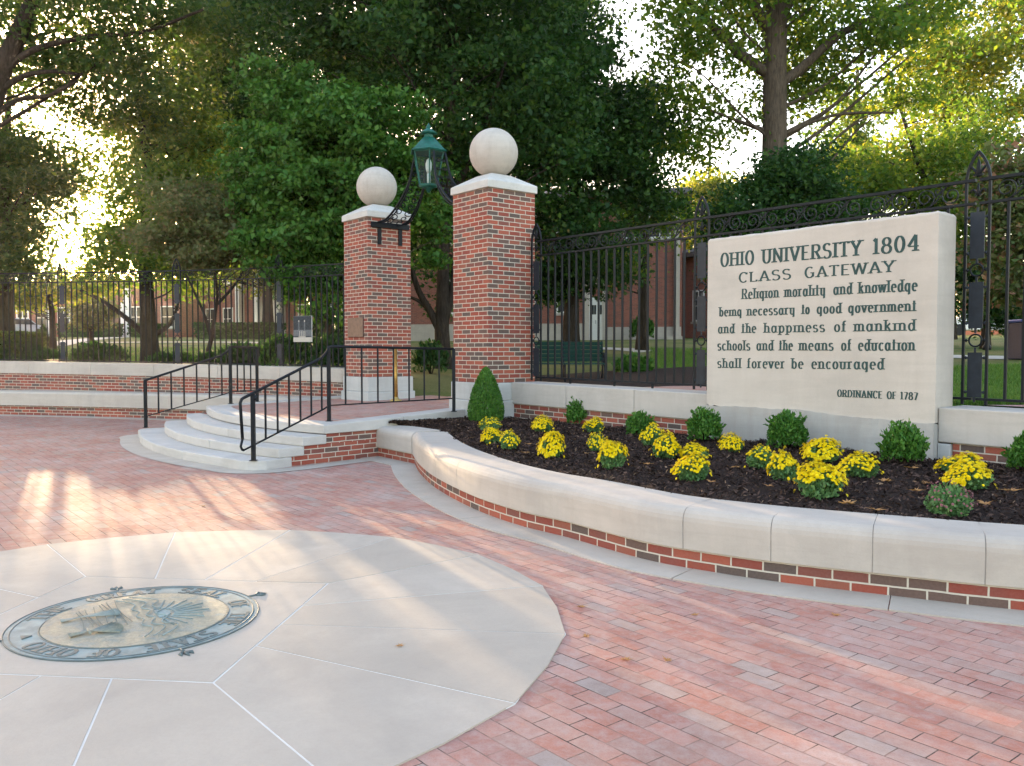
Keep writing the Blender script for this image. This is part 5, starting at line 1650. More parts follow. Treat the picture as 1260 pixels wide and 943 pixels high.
tree('poplar_tree', 'pale green far tree seen between the tall oak and the yellowing tree', b, .4, 18,
     [lobe(b, 1050, 180, 58, 45, 40), lobe(b, 1020, 230, 58, 60, 50), lobe(b, 1075, 215, 58, 45, 45), lobe(b, 1040, 130, 58, 30, 30)],
     T_(140), 90, .34, 'leaf_oak', seed=39, rad=1.5)
b = on_terr(330, 62)
tree('poplar_tree', 'far tree in front of the pale brick hall behind the left fence', b, .4, 16,
     [lobe(b, 330, 320, 62, 80, 45), lobe(b, 250, 330, 62, 55, 35), lobe(b, 400, 310, 62, 60, 50), lobe(b, 300, 250, 64, 80, 50)],
     T_(190), 90, .33, 'leaf_yellow', seed=40, rad=1.5)

# ------------------------------------------------------------------ shrubs, hedges and plants
def bush(name, label, base, r, h, n, leaf, mat, seed, group=None, shape='ball', cat='shrub', spiky=0.0):
    rg = np.random.default_rng(seed)
    t = thing(name, label, cat, base, 0, group)
    dv = unit(rg.normal(size=(n, 3)))
    dv[:, 2] = np.abs(dv[:, 2]) * 1.0 - .6 * rg.random(n) ** 2
    f = rg.random((n, 1)) ** .28
    c = dv * f
    if shape == 'cone':
        z = rg.random(n) ** 1.35
        a = rg.random(n) * 2 * math.pi
        rr = np.clip(1 - z ** 1.8, 0, 1) ** .66 * (.80 + .2 * np.clip(z / .22, 0, 1)) * (1 - .12 * z) * rg.random(n) ** .22
        c = np.stack([np.cos(a) * rr * r, np.sin(a) * rr * r, z * h], 1)
        nrm = unit(np.stack([np.cos(a), np.sin(a), np.full(n, .5)], 1) + rg.normal(size=(n, 3)) * .6)
        dr = unit(np.array([0, 0, 1.0]) + nrm * .5 + rg.normal(size=(n, 3)) * .4)
    else:
        lump = 1 + .13 * np.sin(dv[:, :1] * 7 + seed) * np.cos(dv[:, 1:2] * 6 + dv[:, 2:] * 4)
        c = c * lump * np.array([r, r, h * .62]) + np.array([0, 0, h * .38])
        c[:, 2] = np.maximum(c[:, 2], .01)
        nrm = unit(dv + rg.normal(size=(n, 3)) * .7)
        dr = unit(dv * .5 + np.array([0, 0, .9]) + rg.normal(size=(n, 3)) * .5)
        if spiky:
            k = int(n * .12)
            c[:k, 2] += h * spiky * .5 * rg.random(k) * (1 - np.hypot(c[:k, 0], c[:k, 1]) / (r * 1.3))
            ns = 34
            sd_ = unit(rg.normal(size=(ns, 3)) + np.array([0, 0, .8])); sd_[:, 2] = np.abs(sd_[:, 2])
            ln = .55 + .35 * rg.random(ns)
            m_ = n - k; per_ = min(26, (m_ // 3) // ns)
            for q_ in range(ns):
                i0 = k + q_ * per_
                t_ = np.linspace(.35, 1.0, per_)[:, None]
                tip_ = sd_[q_] * np.array([r, r, h * .62]) * (.75 + ln[q_] * .6) + np.array([0, 0, h * .38])
                c[i0:i0 + per_] = np.array([0, 0, h * .3]) * (1 - t_) + tip_ * t_ + rg.normal(size=(per_, 3)) * .007
                dr[i0:i0 + per_] = unit(sd_[q_] + np.array([0, 0, .4]) + rg.normal(size=(per_, 3)) * .55)
    dr = unit(dr); nrm = unit(np.cross(dr, np.cross(nrm, dr)))
    v, fq = leaf_mesh(c, nrm, dr, leaf * (.7 + .6 * rg.random(n)), .5, .08)
    link_mesh('foliage', np_mesh('foliage', v, fq), M[mat], t)
    mb = MB()
    rd = random.Random(seed)
    for k in range(9):
        a = k * 2.399
        mb.tube([(0.02 * math.cos(a), .02 * math.sin(a), -.03), (.3 * r * math.cos(a), .3 * r * math.sin(a), .35 * h), (.62 * r * math.cos(a) * (.3 if shape == 'cone' else 1), .62 * r * math.sin(a) * (.3 if shape == 'cone' else 1), .68 * h)], [.012, .008, .003], 5)
    o = mb.build('stem', M['bark'], None, 0, False, True); adopt(o, t)
    return t
def bed_px(px, py):
    q = G(px, py, .45)
    for _ in range(4): q = G(px, py, bed_at(q))
    return q
def hpx(q, dpx): return dpx * q.y / F_PX
q = bed_px(598, 519); bush('cone_boxwood', 'clipped cone-shaped boxwood in front of the near gate column', q, hpx(q, 25), hpx(q, 67), 9500, .036, 'leaf_box', 50, None, 'cone')
for i, (px, py, wpx, hp, lb) in enumerate([
    (714, 523, 19, 34, 'small round boxwood directly beside the cone shrub under the brick wall'),
    (787, 536, 18, 29, 'low pale boxwood under the wall next to the monument plinth, smallest of the round shrubs'),
    (867, 543, 23, 41, 'round boxwood at the left end of the monument plinth'),
    (968, 553, 27, 46, 'round dark boxwood in front of the middle of the monument plinth'),
    (1111, 570, 29, 49, 'loose bright boxwood at the right end of the monument plinth'),
    (1262, 580, 22, 44, 'boxwood cut by the right edge of the view under the brick wall')]):
    q = bed_px(px, py)
    bush('round_boxwood', lb, q, hpx(q, wpx) * .9, hpx(q, hp) * .94, int(2600 + 60 * wpx), .042, 'leaf_box', 60 + i, 'boxwood shrubs along the wall', spiky=.6)

def make_mum(seed, bloom=1.0, bud=False, nh=120):
    rg = np.random.default_rng(seed)
    n = 900
    dv = unit(rg.normal(size=(n, 3))); dv[:, 2] = np.abs(dv[:, 2])
    f = rg.random((n, 1)) ** .3
    c = dv * f * np.array([1, 1, .95]) * (1 + .1 * np.sin(dv[:, :1] * 6 + seed))
    c[:, :2] *= (.62 + .38 * np.clip(c[:, 2:] * 2.2, 0, 1))
    nrm = unit(dv + rg.normal(size=(n, 3)) * .8); dr = unit(dv + rg.normal(size=(n, 3)) * .6)
    nrm = unit(np.cross(dr, np.cross(nrm, dr)))
    v, fq = leaf_mesh(c * .93, nrm, dr, .16 * (.7 + .7 * rg.random(n)), .6, .1)
    fo = np_mesh('foliage', v, fq)
    # flower heads: rays of petals on a dome
    V_, F_ = [], []
    cnt = 0
    k = 0
    lean = unit(rg.normal(size=3) * np.array([1, 1, .2]))
    while k < nh:
        d = unit(rg.normal(size=3)); d[2] = abs(d[2])
        if d[2] < .40 - .22 * (d @ lean) + .07 * math.sin(d[0] * 7 + seed) and rg.random() > .03: continue
        k += 1
        p = d * np.array([1, 1, .98]) * (1.0 + .05 * rg.normal()) * (1 + .08 * math.sin(d[0] * 6 + seed))
        r_ = (.080 if not bud else .05) * (.75 + .5 * rg.random())
        a = unit(np.cross(d, [0.3, .2, .9])); b_ = np.cross(d, a)
        up_ = unit(d + np.array([0, 0, .6]))
        a = unit(np.cross(up_, [0.3, .9, .1])); b_ = np.cross(up_, a)
        np_ = 9
        ph = rg.random() * 6
        for lay, (rl, hl) in enumerate(((1.0, .0), (.62, .28))):
            ctr = p + up_ * r_ * (.05 + hl)
            ring = []
            for j in range(np_ * 2):
                rr = r_ * rl * (1.0 if j % 2 == 0 else .72)
                an = ph + lay + math.pi * j / np_
                ring.append(p + up_ * r_ * (hl - .05 + .28 * (1 - rl)) + (a * math.cos(an) + b_ * math.sin(an)) * rr - up_ * r_ * .18 * (j % 2 == 0))
            base = cnt
            V_ += [ctr] + ring; cnt += 1 + len(ring)
            for j in range(np_ * 2): F_.append((base, base + 1 + j, base + 1 + (j + 1) % (np_ * 2)))
    bl = np_mesh('blossoms', np.array(V_), np.array(F_))
    fo.materials.append(M['leaf_mum']); bl.materials.append(M['bud' if bud else 'petal'])
    return fo, bl
variants = [make_mum(100 + i, nh=(420, 300, 150, 330)[i]) for i in range(4)]
budv = make_mum(110, bud=True, nh=90)
mums = [
 (603, 531, 28, 18, 2, 'smallest yellow chrysanthemum nearest the cone shrub'),
 (605, 549, 27, 21, 0, 'densely flowered yellow chrysanthemum second from the cone shrub, low and round'),
 (626, 554, 28, 24, 2, 'sparsely flowered chrysanthemum beside the two nearest the cone shrub'),
 (668, 531, 31, 20, 1, 'wide yellow chrysanthemum behind the tall one near the cone shrub'),
 (679, 563, 38, 36, 0, 'tall full yellow chrysanthemum at the planter side near the cone shrub'),
 (732, 534, 26, 19, 1, 'small yellow chrysanthemum just in front of the smallest boxwood pair'),
 (734, 555, 24, 24, 2, 'narrow half-open yellow chrysanthemum behind the round full one'),
 (753, 578, 43, 36, 0, 'round full yellow chrysanthemum front of the bed below the low pale boxwood'),
 (804, 546, 32, 29, 2, 'greenish tall chrysanthemum with few flowers beside the low pale boxwood'),
 (820, 564, 40, 31, 3, 'leafy yellow chrysanthemum in front of the greenish tall one'),
 (855, 567, 38, 22, 3, 'yellow chrysanthemum half hidden behind another below the left end of the monument'),
 (853, 593, 47, 34, 1, 'broad flat-topped chrysanthemum foremost below the left end of the monument'),
 (900, 557, 35, 24, 1, 'lone yellow chrysanthemum beside the round boxwood at the plinth'),
 (937, 578, 44, 29, 2, 'leafy chrysanthemum with scattered flowers left of the bright group of three'),
 (964, 593, 42, 38, 3, 'yellow chrysanthemum pressed between the leafy one and the largest one'),
 (1012, 571, 48, 31, 0, 'dome of bright yellow flowers under the middle of the plinth'),
 (1008, 617, 62, 45, 0, 'largest yellow chrysanthemum foremost in the bed with heavy flower cap'),
 (1058, 594, 51, 31, 1, 'open yellow chrysanthemum right of the largest one'),
 (1187, 590, 56, 30, 1, 'rear yellow chrysanthemum of the right-hand group of three'),
 (1191, 608, 58, 34, 3, 'middle yellow chrysanthemum of the right-hand group of three'),
]
mum0 = {}
def place_mum(px, py, wpx, hp, var, lb):
    q = bed_px(px, py)
    s_ = hpx(q, wpx * .53)
    hz = hpx(q, hp) * .92
    q = q + Vector((q.x, q.y, 0)).normalized() * s_ * .5
    q.z = bed_at(q)
    if var not in mum0:
        t = thing('chrysanthemum', lb, 'flower', q, 0, 'chrysanthemums in the bed')
        fo, bl = budv if var == 9 else variants[var]
        link_mesh('foliage', fo, [], t)
        link_mesh('blossoms', bl, [], t)
        mb = MB()
        for k in range(6):
            a = k * 1.05
            mb.tube([(.03 * math.cos(a), .03 * math.sin(a), -.1), (.25 * math.cos(a), .25 * math.sin(a), .5)], [.025, .015], 5)
        o = mb.build('stem', M['leaf_mum'], None, 0, False, True); adopt(o, t)
        mum0[var] = t
    else:
        t = copy_tree(mum0[var])
        t['label'] = lb
        t.location = q
    k_ = 1 + .10 * math.sin(px * 1.7 + py)
    t.scale = (s_ * k_, s_ / k_, hz)
    t.rotation_euler = (0, 0, (px * 7 + py * 3) % 6.28)
    return t
for a in mums: place_mum(*a)
place_mum(1167, 635, 58, 46, 9, 'chrysanthemum with mauve closed buds and no yellow, foremost at the right')

# mulch chips
def chips(n, seed):
    rg = np.random.default_rng(seed)
    ii = rg.integers(0, NI, n); jj = rg.integers(0, NJ, n)
    fi, fj = rg.random(n)[:, None], rg.random(n)[:, None]
    a = bg_arr[ii, jj] * (1 - fi) * (1 - fj) + bg_arr[ii + 1, jj] * fi * (1 - fj) + bg_arr[ii, jj + 1] * (1 - fi) * fj + bg_arr[ii + 1, jj + 1] * fi * fj
    a[:, 2] += .004 + .014 * rg.random(n)
    nr = unit(rg.normal(size=(n, 3)) * .55 + np.array([0, 0, 1])); dr = unit(np.cross(nr, rg.normal(size=(n, 3))))
    v, f = leaf_mesh(a, nr, dr, .022 + .05 * rg.random(n) ** 2, .32, .06)
    return v, f
v, f = chips(52000, 5)
o = link_mesh('mulch_chips', np_mesh('mulch_chips', v, f), M['chip'])
tag(o, 'loose dark shredded bark mulch covering the flower bed', 'mulch', kind='stuff')

# fallen leaves
def dry_leaf(seed):
    rg = random.Random(seed)
    mb = MB()
    n = 11
    pts = []
    for k in range(n * 2):
        a = math.pi * k / n
        r = (.5 if k % 2 == 0 else .2) * (1.0 + .3 * rg.random()) * (1.25 if k in (0,) else .85)
        z = .06 + .17 * (k % 2 == 0) * rg.random() + .08 * math.sin(a * 2)
        pts.append((r * math.cos(a), r * math.sin(a) * .75, z))
    c = mb.add([(0, 0, .05)]); b0 = mb.add(pts)
    for k in range(n * 2): mb.face([c, b0 + k, b0 + (k + 1) % (n * 2)])
    mb.tube([(-.3, 0, .06), (-.7, .03, .10)], [.02, .012], 4)
    return mb.build('fallen_leaf', M['dry'], None, 0, False, True)
lv = [dry_leaf(i) for i in range(4)]
leaf_at = [(715, 747, 0, .055, 'brown leaf on the brick paving nearest the flagstone circle edge'), (722, 783, 0, .07, 'brown curled leaf lower middle of the brick paving'), (770, 812, 0, .06, 'brown leaf of the close pair on the brick paving, nearer the circle'), (821, 812, 0, .07, 'brown leaf of the close pair on the brick paving, farther from the circle'), (855, 757, 0, .05, 'tiny tan leaf on the paving below the edging slabs'), (1028, 757, 0, .075, 'tan leaf on the paving beside the right edging slabs'), (492, 795, .009, .05, 'small tan leaf lying on the flagstone circle'), (250, 623, 0, .06, 'brown leaf on the paving beyond the flagstone circle'),
 (580, 541, 1, .10, 'dry leaf on the mulch at the tip of the bed'), (650, 548, 1, .10, 'dry leaf on the mulch beside the tall full chrysanthemum'), (706, 545, 1, .09, 'dry leaf on the mulch between the two left chrysanthemum clumps'), (645, 559, 1, .12, 'dry oak leaf on the mulch left of the tall full chrysanthemum'), (722, 560, 1, .09, 'dry leaf lying near the narrow chrysanthemum'), (795, 573, 1, .10, 'dry leaf on the mulch right of the round full chrysanthemum'), (875, 595, 1, .11, 'dry oak leaf right of the broad flat-topped chrysanthemum'), (905, 577, 1, .09, 'dry leaf below the lone chrysanthemum'), (945, 600, 1, .09, 'pale leaf on the mulch left of the largest chrysanthemum'), (1043, 622, 1, .15, 'large tan oak leaf right of the largest chrysanthemum'), (1078, 630, 1, .10, 'small tan leaf on the mulch near the coping in the right half'), (1090, 594, 1, .14, 'wide brown leaf on the mulch below the bright boxwood'), (1122, 578, 1, .12, 'brown leaf at the foot of the bright boxwood'), (1140, 597, 1, .11, 'pale leaf between bright boxwood and right chrysanthemums'), (1243, 606, 1, .11, 'square pale leaf on the mulch near the right edge'), (1212, 622, 1, .15, 'bright tan upright leaf beside the right chrysanthemums'), (1127, 606, 1, .10, 'light leaf left of the mauve-budded chrysanthemum'), (975, 547, 1, .08, 'leaf at the foot of the dark boxwood'), (830, 575, 1, .09, 'brown leaf behind the broad flat-topped chrysanthemum')]
for i, (px, py, z, sz, lb) in enumerate(leaf_at):
    q = bed_px(px, py) + Vector((0, 0, .012)) if z == 1 else G(px, py, z + .002)
    o = lv[i] if i < 4 else lv[i % 4].copy()
    if i >= 4: COL.objects.link(o)
    o.location = q; o.scale = (sz, sz, sz * .8); o.rotation_euler = (0, 0, i * 1.7)
    tag(o, lb, 'leaf', 'fallen dry leaves')

b = on_terr(113, 44)
tree('plum_tree', 'small dark round tree standing on the far sunlit lawn behind the left fence', b, .10, 2.6,
     [lobe(b, 113, 388, 44, 16, 18), lobe(b, 105, 376, 44, 14, 12), lobe(b, 122, 378, 44, 14, 12)], 60, 110, .17, 'leaf_dogwood', seed=41, rad=.6)
b = on_terr(66, 33)
tree('linden_tree', 'low hanging golden tree right below the bright sun gap', b, .14, 4.5,
     [lobe(b, 60, 358, 33, 45, 16), lobe(b, 105, 352, 33, 35, 16), lobe(b, 30, 372, 33, 30, 14)], 48, 70, .19, 'leaf_yellow', seed=42, rad=.8)
# shrubs behind the left fence
for i, (px, py, D, wpx, hp, lb) in enumerate([
    (120, 440, 22.5, 34, 34, 'low shrub behind the left fence in front of the sunlit lawn'),
    (300, 441, 19.8, 34, 36, 'dark shrub behind the left fence beside the leaning dogwood'),
    (352, 443, 19.0, 40, 48, 'dark glossy shrub behind the fence below the photograph panel'),
    (410, 446, 18.5, 32, 50, 'dark shrub behind the fence against the plaque column'),
    (212, 441, 22.0, 30, 22, 'low shrub at the foot of the stout sunlit tree'),
    (258, 441, 20.6, 24, 22, 'small dark shrub at the foot of the leaning dogwood'),
    (60, 441, 23.5, 22, 22, 'low dark shrub behind the fence near the left hedge')]):
    q = on_terr(px, D)
    bush('laurel_shrub', lb, q, hpx(q, wpx), hpx(q, hp), 1500, .13, 'leaf_dark', 80 + i, 'shrubs behind the left fence')
q = on_terr(54, 40); bush('cypress_shrub', 'dark narrow cone shrub on the lawn before the left brick hall', q, hpx(q, 7), hpx(q, 26), 900, .16, 'leaf_dark', 93, None, 'cone')
q = on_terr(530, 20); bush('laurel_shrub', 'dark shrub in the mulch seen through the gate opening', q, hpx(q, 22), hpx(q, 42), 1300, .12, 'leaf_dark', 90)
q = on_terr(790, 43); bush('round_shrub', 'round shrub against the brick hall beside the white door', q, hpx(q, 15), hpx(q, 30), 1200, .22, 'leaf_green', 91)
q = on_terr(778, 20.5); bush('grass_clump', 'tuft of fine green leaves in the mulch behind the right fence', q, hpx(q, 22), hpx(q, 22), 1600, .16, 'leaf_green', 92, spiky=.5)
def hedge(label, pa, pb_, wd, h, n, mat, seed, leaf=.12):
    rg = np.random.default_rng(seed)
    a, b_ = Vector(pa), Vector(pb_)
    mid = (a + b_) / 2
    t = thing('clipped_hedge', label, 'hedge', mid, 0, 'clipped hedges')
    d = (b_ - a); L = Vector((d.x, d.y)).length
    ax_, ay_ = np.array([d.x, d.y, d.z]) / L, np.array([-d.y, d.x, 0]) / L
    s1 = (rg.random(n) - .5) * L
    w1 = (rg.random(n) - .5) * wd
    z1 = rg.random(n) ** .5 * h
    edge = rg.random(n) < .6
    w1 = np.where(edge, np.sign(w1) * wd * .5 * (.85 + .2 * rg.random(n)), w1)
    top = rg.random(n) < .3
    z1 = np.where(top, h * (.92 + .1 * rg.random(n)), z1)
    c = s1[:, None] * ax_ + w1[:, None] * ay_ + z1[:, None] * np.array([0, 0, 1])
    nr = unit(rg.normal(size=(n, 3))); dr = unit(np.cross(nr, rg.normal(size=(n, 3))))
    v, f = leaf_mesh(c, nr, dr, leaf * (.7 + .6 * rg.random(n)), .6, .1)
    link_mesh('foliage', np_mesh('foliage', v, f), M[mat], t)
    mb = MB(); mb.obox((0, 0, h * .42), Vector(ax_) * L * .47, Vector(ay_) * wd * .34, (0, 0, h * .44))
    o = mb.build('stem', M['leaf_dark'], None, 0, True, True); adopt(o, t)
hedge('low dark clipped hedge at the left edge behind the fence', on_terr(-60, 26), on_terr(44, 25.5), 1.0, 1.0, 6500, 'leaf_olive', 1)
hedge('thin hedge along the foot of the left brick hall', on_terr(75, 66), on_terr(150, 66), 1.2, 1.0, 2600, 'leaf_dark', 2, .2)
hedge('long hedge in front of the far hall behind the photograph panel', on_terr(245, 56), on_terr(345, 54), 1.3, 1.0, 3600, 'leaf_dark', 3, .2)
hedge('dark hedge beside the plaque column behind the fence', on_terr(392, 38), on_terr(440, 37), 1.2, 1.1, 2600, 'leaf_dark', 4, .17)
hedge('distant hedge under the columns left of the white doorway', on_terr(165, 66), on_terr(200, 65), 1.2, 1.0, 1600, 'leaf_dark', 5, .2)

# grass blades on the lawn near the fence
def blades(n, seed, pxr, Dr):
    rg = np.random.default_rng(seed)
    D = Dr[0] + (Dr[1] - Dr[0]) * rg.random(n) ** 1.4
    px = pxr[0] + (pxr[1] - pxr[0]) * rg.random(n)
    x = (px - CX) / F_PX * D
    # terrain on a coarse lookup
    gx = np.linspace(x.min() - .1, x.max() + .1, 40); gy = np.linspace(D.min() - .1, D.max() + .1, 40)
    Zg = np.array([[TZ((a, b_)) for b_ in gy] for a in gx])
    ix = np.clip(np.searchsorted(gx, x) - 1, 0, 38); iy = np.clip(np.searchsorted(gy, D) - 1, 0, 38)
    fx = (x - gx[ix]) / (gx[1] - gx[0]); fy = (D - gy[iy]) / (gy[1] - gy[0])
    z = Zg[ix, iy] * (1 - fx) * (1 - fy) + Zg[ix + 1, iy] * fx * (1 - fy) + Zg[ix, iy + 1] * (1 - fx) * fy + Zg[ix + 1, iy + 1] * fx * fy
    s_ = .07 + .06 * rg.random(n)
    c = np.stack([x, D, z + s_ * .4], 1)
    dr = unit(np.stack([rg.normal(size=n) * .4, rg.normal(size=n) * .4, np.ones(n)], 1)); nr = unit(np.cross(dr, rg.normal(size=(n, 3))))
    return leaf_mesh(c, nr, dr, s_, .16, .02)
v1, f1 = blades(26000, 1, (1170, 1330), (9.5, 18)); v2, f2 = blades(14000, 2, (800, 900), (21, 32)); v3, f3 = blades(12000, 3, (40, 300), (24, 38))
v = np.concatenate([v1, v2, v3]); f = np.arange(len(v)).reshape(-1, 4)
o = link_mesh('grass_blades', np_mesh('grass_blades', v, f), M['blade'])
tag(o, 'short green lawn grass growing behind the iron fences', 'grass', kind='stuff')

# ------------------------------------------------------------------ buildings
class Facade:
    def __init__(s, name, label, pa, pb_, height, depth, wallmat, group=None):
        s.a, s.b = Vector((pa[0], pa[1])), Vector((pb_[0], pb_[1]))
        s.z = min(pa[2], pb_[2]) - .15
        s.t = thing(name, label, 'building', (s.a.x, s.a.y, s.z), 0, group)
        d = s.b - s.a; s.L = d.length; s.d = d / s.L; s.n = Vector((s.d.y, -s.d.x))   # towards the viewer
        s.h, s.dep = height, depth
        mb = MB(); mb.prism([s.p(0, 0), s.p(s.L, 0), s.p(s.L, -depth), s.p(0, -depth)], s.z - .5, s.z + height)
        s.wall = mb.build('wall', wallmat, s.t)
    def p(s, x, o): q = s.a + s.d * x + s.n * o; return (q.x, q.y)
    def blk(s, name, x0, x1, z0, z1, o0, o1, mat, parent=None):
        mb = MB(); mb.prism([s.p(x0, o0), s.p(x1, o0), s.p(x1, o1), s.p(x0, o1)], s.z + z0, s.z + z1)
        return mb.build(name, mat, parent or s.t)
    def window(s, x, z, w_, h_, sill=True, bars=(2, 2)):
        f = MB()
        fw = .09
        def b(x0, x1, z0, z1, o1=.05): f.prism([s.p(x0, .004), s.p(x1, .004), s.p(x1, o1), s.p(x0, o1)], s.z + z0, s.z + z1)
        b(x, x + fw, z, z + h_); b(x + w_ - fw, x + w_, z, z + h_); b(x + fw + .001, x + w_ - fw - .001, z + h_ - fw, z + h_); b(x + fw + .001, x + w_ - fw - .001, z, z + fw)
        for k in range(1, bars[0]): b(x + w_ * k / bars[0] - .025, x + w_ * k / bars[0] + .025, z + fw + .001, z + h_ - fw - .001, .035)
        for k in range(1, bars[1]): b(x + fw + .001, x + w_ - fw - .001, z + h_ * k / bars[1] - .025, z + h_ * k / bars[1] + .025, .03)
        o = f.build('window', M['white'], s.t)
        s.blk('pane', x + fw * .5, x + w_ - fw * .5, z + fw * .5, z + h_ - fw * .5, .003, .018, M['glass'], o)
        if sill: s.blk('sill', x - .08, x + w_ + .08, z - .12, z - .002, .003, .10, M['lime_wall'], o)
        return o
    def door(s, x, w_, h_, mat, panes=True):
        o = s.blk('door', x, x + w_, 0.1, h_, .003, .05, mat)
        s.blk('frame', x - .12, x - .002, 0.1, h_ + .12, .003, .08, M['white'], o); s.blk('frame', x + w_ + .002, x + w_ + .12, 0.1, h_ + .12, .003, .08, M['white'], o)
        if panes:
            for k in range(2):
                for j in range(2):
                    x0 = x + w_ * (.06 + .5 * k)
                    s.blk('pane', x0 + .05 + .2 * w_ * j, x0 + .05 + .2 * w_ * j + .17 * w_, h_ * .62, h_ * .82, .051, .058, M['glass'], o)
        s.blk('handle', x + w_ * .46, x + w_ * .48, h_ * .42, h_ * .5, .051, .09, M['iron'], o)
        return o
    def roof(s, rise, over=.5):
        mb = MB()
        z0 = s.z + s.h + .002
        A = [s.p(-over, over), s.p(s.L + over, over), s.p(s.L + over, -s.dep - over), s.p(-over, -s.dep - over)]
        r1, r2 = s.p(s.dep * .5, -s.dep / 2), s.p(s.L - s.dep * .5, -s.dep / 2)
        b0 = mb.add([(*q_, z0) for q_ in A]); b1 = mb.add([(*q_, z0 + .25) for q_ in A]); t0 = mb.add([(*r1, z0 + rise), (*r2, z0 + rise)])
        for i in range(4): mb.face([b0 + i, b0 + (i + 1) % 4, b1 + (i + 1) % 4, b1 + i])
        mb.face([b0 + 3, b0 + 2, b0 + 1, b0]); mb.face([b1, b1 + 1, t0 + 1, t0]); mb.face([b1 + 1, b1 + 2, t0 + 1]); mb.face([b1 + 2, b1 + 3, t0, t0 + 1]); mb.face([b1 + 3, b1, t0])
        mb.build('roof', M['roofing'], s.t)
# hall behind the right fence
fa, fb = on_terr(500, 47), on_terr(838, 44)
H = Facade('brick_hall', 'red brick hall with stone base and white double door behind the bench', fa, fb, 7.6, 12, M['brick_far'])
ppm = H.L / (838 - 500)
X = lambda px: (px - 500) * ppm
H.blk('base_course', 0.0, X(727), 0.1, 1.05, .004, .09, M['lime_wall']); H.blk('base_course', X(750), H.L, 0.1, .85, .004, .09, M['lime_wall'])
H.blk('door_surround', X(724), X(730), 0.1, 3.1, .004, .16, M['lime_wall']); H.blk('door_surround', X(746), X(750), 0.1, 3.1, .004, .16, M['lime_wall']); H.blk('lintel', X(722), X(752), 3.101, 3.8, .004, .18, M['lime_wall'])
H.door(X(731), X(745) - X(731), 2.45, M['white'])
H.blk('pilaster', X(829), X(836), .1, 7.4, .004, .3, M['lime_wall'])
H.blk('band_course', X(752), X(776), 3.6, 3.78, .004, .08, M['lime_wall'])
for px in (545, 590, 640, 690): H.window(X(px), 1.6, 1.1, 1.9)
for px in (545, 590, 640, 690, 770, 800): H.window(X(px), 5.4, 1.1, 1.9)
H.blk('step', X(822), X(842), 0.0, .35, .1, .9, M['lime_wall'])
H.roof(1.6)
fa, fb = on_terr(836, 47), on_terr(905, 44)
H2 = Facade('brick_porch', 'shadowed dark brick porch wing beside the hall pilaster', Vector((fa.x, fa.y + .6, fa.z)), Vector((fb.x, fb.y + .6, fb.z)), 4.6, 8, M['brick_far'])
H2.window(1.1, 1.1, .8, 1.7); H2.roof(1.6)
# hall behind the left fence
fa, fb = on_terr(14, 70), on_terr(222, 67)
L1 = Facade('brick_hall', 'sunlit brick hall with white pilasters and doorway behind the left fence', fa, fb, 4.4, 11, M['brick_far'])
ppm = L1.L / (222 - 14)
X = lambda px: (px - 14) * ppm
for px in (62, 100, 127, 157): L1.blk('pilaster', X(px), X(px) + .55,   .1, 4.3, .004, .25, M['white'])
L1.door(X(135), 1.25, 2.5, M['bronze'], False)
L1.blk('door_surround', X(135) - .45, X(135) - .125, .1, 2.9, .004, .2, M['white']); L1.blk('door_surround', X(135) + 1.375, X(135) + 1.7, .1, 2.9, .004, .2, M['white'])
for px in (22, 47, 74, 84, 110, 163, 200): L1.window(X(px), .9, 1.15, 1.7)
L1.roof(0.3)
fa, fb = on_terr(232, 72), on_terr(440, 60)
L2 = Facade('brick_hall', 'darker brick hall with white portico behind the photograph panel', fa, fb, 9.0, 12, M['brick_far'])
ppm = L2.L / (440 - 232)
X = lambda px: (px - 232) * ppm
for px in (305, 328, 349, 356): L2.blk('pilaster', X(px), X(px) + .5, .1, 6.6, .004, .5, M['white'])
L2.door(X(334), 1.3, 2.6, M['bronze'], False)
for px in (240, 258, 282, 376, 400, 424): L2.window(X(px), .9, 1.3, 1.8); L2.window(X(px), 4.6, 1.3, 1.8)
L2.blk('pediment', X(302), X(360), 6.601, 7.4, .004, .6, M['white'])
L2.roof(2.6)
# house at the far right
fa, fb = on_terr(1180, 60), on_terr(1330, 52)
R1 = Facade('brick_house', 'low brick house beyond the lamp post on the right', fa, fb, 3.4, 9, M['brick_far'])
for x in (1.2, 3.6, 6.0): R1.window(x, 1.1, 1.0, 1.3)
R1.roof(1.8)

